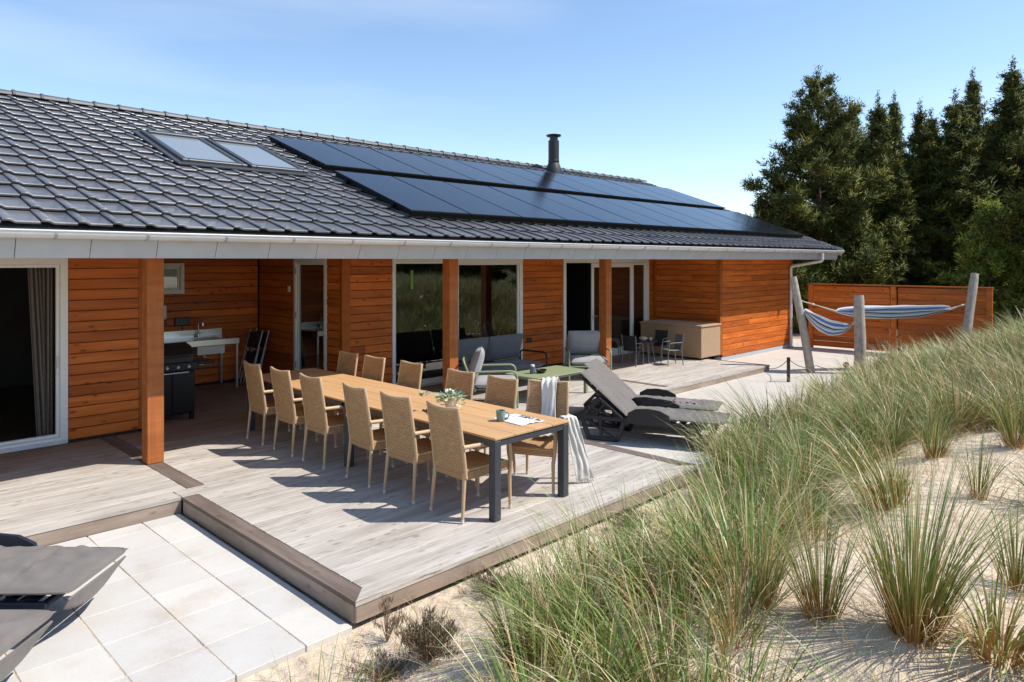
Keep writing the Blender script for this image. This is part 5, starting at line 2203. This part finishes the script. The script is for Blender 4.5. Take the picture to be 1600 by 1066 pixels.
def free(x, y, r):
    ci, cj = int(x // 0.5), int(y // 0.5)
    for a in (-1, 0, 1):
        for b in (-1, 0, 1):
            for (px_, py_) in cells.get((ci + a, cj + b), ()):
                if (px_ - x) ** 2 + (py_ - y) ** 2 < r * r:
                    return False
    return True


for k in range(30000):
    x = rg.uniform(1.0, 21.0)
    y = rg.uniform(-4.5, 6.0)
    t_ = FX * x + FY * y
    l_ = RX * x + RY * y
    if math.hypot(x, y) < 1.6:
        continue
    if t_ < 2.2 and rg.random() > 0.25:
        continue
    u = 800 + 1110 * l_ / max(t_, .1)
    y0 = 4.0 + 0.42 * sstep(7, 9, x) + 0.45 * sstep(10.5, 14, x)
    dd = min(y0, 3.97 if x < 7.15 else 9) - y
    if dd < 0.02:
        continue
    nz = mnoise.noise(Vector((x * 0.8, y * 0.8, 3.3)))
    if x < 4.2:
        dens = sstep(0.45, 0.95, dd) * sstep(790, 950, u) if t_ > 2.2 else 0.03
        if u < 760 and t_ > 2.2:
            dens = max(dens, 0.02 * sstep(0.4, 0.7, dd))
    else:
        dens = (0.25 + 0.75 * sstep(0.0, 0.35, dd)) if x > 6.6 else (0.03 + 0.97 * sstep(0.65, 1.25, dd))

    def patch(cu, ct, ru, rt_):
        return ((u - cu) / ru) ** 2 + ((t_ - ct) / rt_) ** 2
    if patch(1500, 5.7, 230, 2.0) < 1:
        dens *= 0.012
    elif u > 1165 and t_ < 4.3:
        dens *= 0.03
    elif u > 1330 and t_ < 5.3:
        dens *= 0.05
    elif u > 1180 and t_ < 5.3:
        dens *= 0.45
    dens *= 0.45 + 0.9 * min(1, max(0, nz * 1.4 + 0.5))
    foot = 7.15 < x < 10.5 and dd < 1.1
    if foot:
        dens = 1.0
    elif x > 6.5 and dd > 1.2 and t_ < 9:
        dens *= 0.75
    if rg.random() > dens * (0.9 if foot else 0.46):
        continue
    r_min = 0.23 + 0.16 * rg.random()
    if not free(x, y, r_min):
        continue
    cells.setdefault((int(x // 0.5), int(y // 0.5)), []).append((x, y))
    big = rg.random()
    h = rg.uniform(0.45, 0.72) + 0.16 * big
    if x > 8.5:
        h += 0.06
    if foot:
        h += 0.12
    if dd < 0.6 and x < 6.6:
        h *= 0.7
    n = int(rg.uniform(70, 150) + 90 * big)
    if t_ > 8:
        n = int(n * 0.8)
    wd = 0.0040 * max(1.0, t_ / 6.5) * rg.uniform(0.85, 1.15)
    dry = 0.08 + 0.26 * max(0, -nz) + (0.24 * sstep(7, 11, x)) + 0.12 * rg.random()
    ln = LEAN * rg.uniform(-0.8, 1.3) + np.array([rg.uniform(-.32, .32), rg.uniform(-.32, .32)])
    acc.add(*blades(rs, (x, y, dune_h(x, y)), n, h, rg.uniform(0.30, 0.60), wd, tuple(ln), rg.uniform(0.5, 1.5), dry))
    # last year's dead leaves lying round the foot
    acc.add(*blades(rs, (x, y, dune_h(x, y)), n // 4, h * 0.62, 0.6, wd * 0.9, (0, 0), 2.1, 1.0, 1.1))
    pts_.append(1)
#print('grass clumps', len(pts_), 'tris', sum(len(f) for f in acc.F))
o = link('dune_grass', acc.mesh('dune_grass', 'marram'))
tag(o, 'tall green and straw coloured dune grass covering the slope', 'grass', kind='stuff')
# litter: short dry stalks lying on the sand
acc = Acc()
for k in range(3200):
    x, y = rg.uniform(1.2, 11), rg.uniform(-1.5, 4.0)
    t_ = FX * x + FY * y
    if t_ < 2.3 or y > 3.9:
        continue
    acc.add(*blades(rs, (x, y, dune_h(x, y) + 0.01), 3, rg.uniform(0.08, 0.32), 0.4, 0.0022, (0, 0), rg.uniform(1.8, 3.0), 0.95))
o = link('grass_litter', acc.mesh('grass_litter', 'marram'))
tag(o, 'short dry stalks scattered on the sand', 'grass litter', kind='stuff')


def shrub(label, loc, r, h, n, seed, group, twigs=40):
    t = thing('heather_shrub', label, 'shrub', loc, 0, group)
    q = random.Random(seed)
    m2 = MB()
    tips = []
    for k in range(twigs):
        a = q.uniform(0, 6.283)
        e = q.uniform(0.1, 1.0)
        d = Vector((math.cos(a) * e * r, math.sin(a) * e * r, h * q.uniform(.5, 1.0) * (1 - .4 * e)))
        mid = d * 0.5 + Vector((0, 0, 0.06 * h)) + Vector((q.uniform(-.03, .03), q.uniform(-.03, .03), 0))
        m2.tube([(0, 0, 0), mid, d], [0.004, 0.003, 0.0015], 4)
        tips.append((mid, d))
    obj('twigs', m2, 'twig', t)
    r_ = np.random.RandomState(seed)
    ac = Acc()
    for mid, d in tips:
        for j in range(n):
            p = mid.lerp(d, q.uniform(0.0, 1.05))
            ac.add(*blades(r_, (p.x + q.uniform(-.02, .02), p.y + q.uniform(-.02, .02), p.z), 3, q.uniform(.03, .075), 0.06, 0.0022, (0, 0), 0.8, 0.45))
    link('foliage', ac.mesh('foliage', 'heather'), t)


G_S = 'heather shrubs along the deck edge'
x, y = at(668, 4.25); shrub('rounded brown and green heather shrub on the sand below the deck corner', (x, y, dune_h(x, y)), 0.25, 0.34, 12, 1, G_S, 80)
x, y = at(605, 4.62); shrub('thin dry brown plant leaning over the deck edge board near the corner', (x, y, dune_h(x, y)), 0.13, 0.40, 7, 2, G_S, 14)
x, y = at(770, 5.3); shrub('small grey brown heather by the deck edge below the table', (x, y, dune_h(x, y)), 0.30, 0.16, 8, 3, G_S, 70)
x, y = at(985, 6.5); shrub('reddish dry plant against the deck front at the grass edge', (x, y, dune_h(x, y)), 0.28, 0.22, 8, 4, G_S, 60)
x, y = at(600, 4.15); shrub('low grey creeping heather at the paving edge', (x, y, dune_h(x, y)), 0.32, 0.06, 6, 5, G_S, 60)


# pines
def pine_meshes(seed, H, R, crown0, mat, tuft=0.30, dens=1.0, power=0.75, tw=0.035):
    q = random.Random(seed)
    r_ = np.random.RandomState(seed)
    trunk = MB()
    path = [Vector((0.12 * mnoise.noise(Vector((z, seed, 0))), 0.12 * mnoise.noise(Vector((z, seed, 4))), z)) for z in np.linspace(-0.3, H * 0.97, 12)]
    rt = [0.018 * H * (1 - 0.95 * i / 11) + 0.01 for i in range(12)]
    trunk.tube(path, rt, 9)
    C, D, G, O = [], [], [], []
    z = crown0
    gold = 0
    while z < H * 0.95:
        f = (z - crown0) / (H - crown0)
        rad_ = R * (1 - f) ** (power * 1.15) * (0.55 + 0.45 * min(1, f * 4 + 0.3))
        nbr = q.randint(4, 6)
        for b in range(nbr):
            gold += 2.4 + q.uniform(-.5, .5)
            L = rad_ * q.choice((0.62, 0.8, 0.92, 1.02, 1.12)) + 0.10
            up = 0.05 + 1.15 * f * f + q.uniform(-.12, .2)
            d = Vector((math.cos(gold), math.sin(gold), 0))
            side = Vector((-d.y, d.x, 0))
            base = Vector((0, 0, z))
            pts = []
            for k in range(5):
                s_ = k / 4
                pts.append(base + d * L * s_ + Vector((0, 0, L * (up * s_ + 0.25 * s_ * s_ - 0.22 * s_))))
            trunk.tube([pts[0], pts[2], pts[4]], [0.010 * L + 0.012, 0.006 * L + 0.007, 0.004], 5, caps=False)
            nc = max(3, int(L * 3.6))
            for k in range(nc):
                s_ = min(1.0, 0.30 + 0.74 * (k + q.uniform(0.1, 0.9)) / nc)
                i0 = min(3, int(s_ * 4))
                p = pts[i0].lerp(pts[i0 + 1], s_ * 4 - i0)
                w_ = L * 0.36 * math.sin(math.pi * min(1, s_ * 0.75 + 0.2))
                cc = p + side * q.uniform(-1, 1) * w_ + Vector((0, 0, q.uniform(0, .12) * L))
                cr = q.uniform(0.14, 0.30) * (0.07 + 0.93 * min(1, L / 1.5)) * (tuft / 0.25)
                lt = q.uniform(0, 1)  # per-clump tone: high values take the painted sunlit gold
                for m in range(max(2, int(6.0 * dens * (0.35 + 0.65 * min(1, L / 1.2))))):
                    o_ = Vector((q.gauss(0, 1), q.gauss(0, 1), q.gauss(0, .55)))
                    o_ = o_.normalized() * cr * q.uniform(0.35, 1.0)
                    C.append(cc + o_)
                    G.append(lt)
                    O.append(o_.normalized() * 0.9 + d * 0.35 + Vector((0, 0, 0.35)))
                    D.append((o_.normalized() * 0.8 + d * 0.3 + Vector((0, 0, 0.65))).normalized())
        z += (0.32 + 0.20 * (1 - f)) * (H / 10) ** 0.5 * q.uniform(.75, 1.35)
    # leader
    for k in range(18):
        C.append(Vector((0, 0, H * (0.90 + 0.0075 * k))))
        G.append(0.4)
        O.append(Vector((q.uniform(-1, 1), q.uniform(-1, 1), 0.5)))
        D.append(Vector((q.uniform(-.2, .2), q.uniform(-.2, .2), 1)).normalized())
    C = np.array([tuple(c) for c in C])
    D = np.array([tuple(c) for c in D])
    n = len(C)
    K = 15
    c = np.repeat(C, K, 0)
    d = np.repeat(D, K, 0)
    rv = r_.normal(0, 1, (n * K, 3))
    dirs = d * 0.9 + rv * 0.75
    dirs /= np.linalg.norm(dirs, axis=1)[:, None]
    Ls = tuft * r_.uniform(0.55, 1.1, n * K) * np.clip(0.42 + (1 - c[:, 2] / H) * 1.8, 0.42, 1.0)
    st = c + d * (r_.uniform(-0.6, 0.6, n * K) * tuft)[:, None] + r_.normal(0, 0.22, (n * K, 3)) * tuft
    sd = np.cross(dirs, r_.normal(0, 1, (n * K, 3)))
    sd /= np.linalg.norm(sd, axis=1)[:, None] + 1e-9
    wv_ = tw * r_.uniform(0.7, 1.3, n * K)
    nrm = np.repeat(np.array([tuple(o.normalized()) for o in O]), K, 0) + r_.normal(0, 0.28, (n * K, 3))
    nrm /= np.linalg.norm(nrm, axis=1)[:, None]
    flip = np.einsum('ij,ij->i', np.cross(sd, dirs), nrm) < 0
    sd[flip] *= -1
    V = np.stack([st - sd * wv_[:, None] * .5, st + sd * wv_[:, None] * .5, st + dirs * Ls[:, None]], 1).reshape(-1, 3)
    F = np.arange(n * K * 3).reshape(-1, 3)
    T = np.tile(np.array([0.15, 0.15, 1.0]), n * K)  # needle bases darker, painting the shade inside the clumps
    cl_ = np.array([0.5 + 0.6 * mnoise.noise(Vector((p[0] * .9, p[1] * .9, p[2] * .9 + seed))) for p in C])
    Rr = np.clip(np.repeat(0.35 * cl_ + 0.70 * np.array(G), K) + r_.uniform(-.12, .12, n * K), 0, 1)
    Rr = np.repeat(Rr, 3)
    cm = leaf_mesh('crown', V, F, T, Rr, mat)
    cm.polygons.foreach_set('use_smooth', np.ones(len(cm.polygons), dtype=bool))
    cm.normals_split_custom_set_from_vertices(np.repeat(nrm, 3, 0).tolist())
    return trunk.mesh('trunk', 'bark', smooth=60), cm


variants = [pine_meshes(27, 10.3, 3.9, 0.8, 'pine_needles', 0.28, 1.75, 0.80, 0.046),
            pine_meshes(22, 9.8, 2.6, 0.8, 'pine_needles', 0.27, 1.55, 0.95, 0.046),
            pine_meshes(23, 10.8, 2.8, 1.2, 'pine_needles', 0.27, 1.55, 1.05, 0.046),
            pine_meshes(24, 9.6, 2.4, 0.7, 'pine_needles', 0.27, 1.55, 1.1, 0.046)]
young = pine_meshes(31, 4.3, 1.55, 0.2, 'young_needles', 0.20, 2.6, 0.95, 0.034)
bush = pine_meshes(32, 2.4, 1.3, 0.1, 'young_needles', 0.20, 1.8, 0.8, 0.034)


def pine(label, u, t_, var, s, rz, group='pines behind the fence', sxy=1.0, name='pine_tree'):
    x, y = at(u, t_)
    tr = thing(name, label, 'pine tree', (x, y, -0.25), rz, group)
    tr.scale = (s * sxy, s * sxy, s)
    link('trunk', var[0], tr)
    link('crown', var[1], tr)


V0, V1, V2, V3 = variants
pine('broad tall pine nearest the house gable, leftmost of the row', 1278, 27.0, V0, 0.93, 0.3)
pine('narrow pine just right of the broad leftmost pine', 1372, 29.5, V1, 0.93, 1.0)
pine('thin topped pine rising behind the gap right of the broad pine', 1397, 33.0, V2, 0.93, 2.0, sxy=0.8)
pine('slender pine in the middle of the row with a pointed tip', 1437, 28.5, V3, 0.90, 0.4)
pine('bushy pine above the right end of the fence', 1492, 27.5, V1, 0.90, 2.2, sxy=1.15)
pine('pine with a thin bare leader behind the bushy pine', 1520, 31.0, V2, 0.98, 3.0, sxy=0.8)
pine('tall dark pine at the right picture edge', 1582, 27.5, V2, 0.93, 1.7, sxy=1.15)
pine('young light green pine standing in front of the dark row', 1545, 22.0, young, 1.02, 0.5, name='young_pine')
pine('low light green pine bush beside the house corner behind the fence', 1262, 25.5, bush, 1.0, 0.2, name='young_pine')
fill = [(1215, 34, V1, .62), (1240, 30, V3, .62), (1330, 34, V2, .92), (1345, 30, V3, .78), (1455, 33, V2, .86), (1410, 27, V3, .62), (1475, 36, V0, .85), (1555, 33, V1, .95), (1625, 29, V0, .95),
        (1640, 34, V2, 1.0), (1690, 28, V1, 1.0), (1310, 38, V0, .85), (1390, 38, V0, .85), (1540, 38, V0, .95), (1600, 38, V0, 1.0), (1190, 40, V1, .62)]
fill.sort(key=lambda f: f[0])
nth = ['first', 'second', 'third', 'fourth', 'fifth', 'sixth', 'seventh', 'eighth', 'ninth', 'tenth', 'eleventh', 'twelfth', 'thirteenth', 'fourteenth', 'fifteenth', 'sixteenth']
fill_lab = ['dark pine in the shade behind the front row of pines, %s from the house side' % n for n in nth]
for k, (u, t_, v_, s_) in enumerate(fill):
    pine(fill_lab[k], u, t_, v_, s_, k * 1.3, 'pines deeper in the wood', sxy=1.1)
# more of the same wood to the right of the picture (seen in the window panes)
for k in range(8):
    x, y = 26 + rnd.uniform(-2, 4) + 0.3 * k, 2 - 3.6 * k + rnd.uniform(-1, 1)
    v_ = variants[k % 4]
    tr = thing('pine_tree', 'dark pine of the wood beyond the dune, past the right end of the row', 'pine tree', (x, y, -0.25), k * 1.1, 'pines right of the picture')
    link('trunk', v_[0], tr)
    link('crown', v_[1], tr)

#print('tris', sum(len(m.polygons) * max(1, 0) or sum(len(p.vertices) - 2 for p in m.polygons) if len(m.polygons) < 5000 else len(m.polygons) for m in bpy.data.meshes))
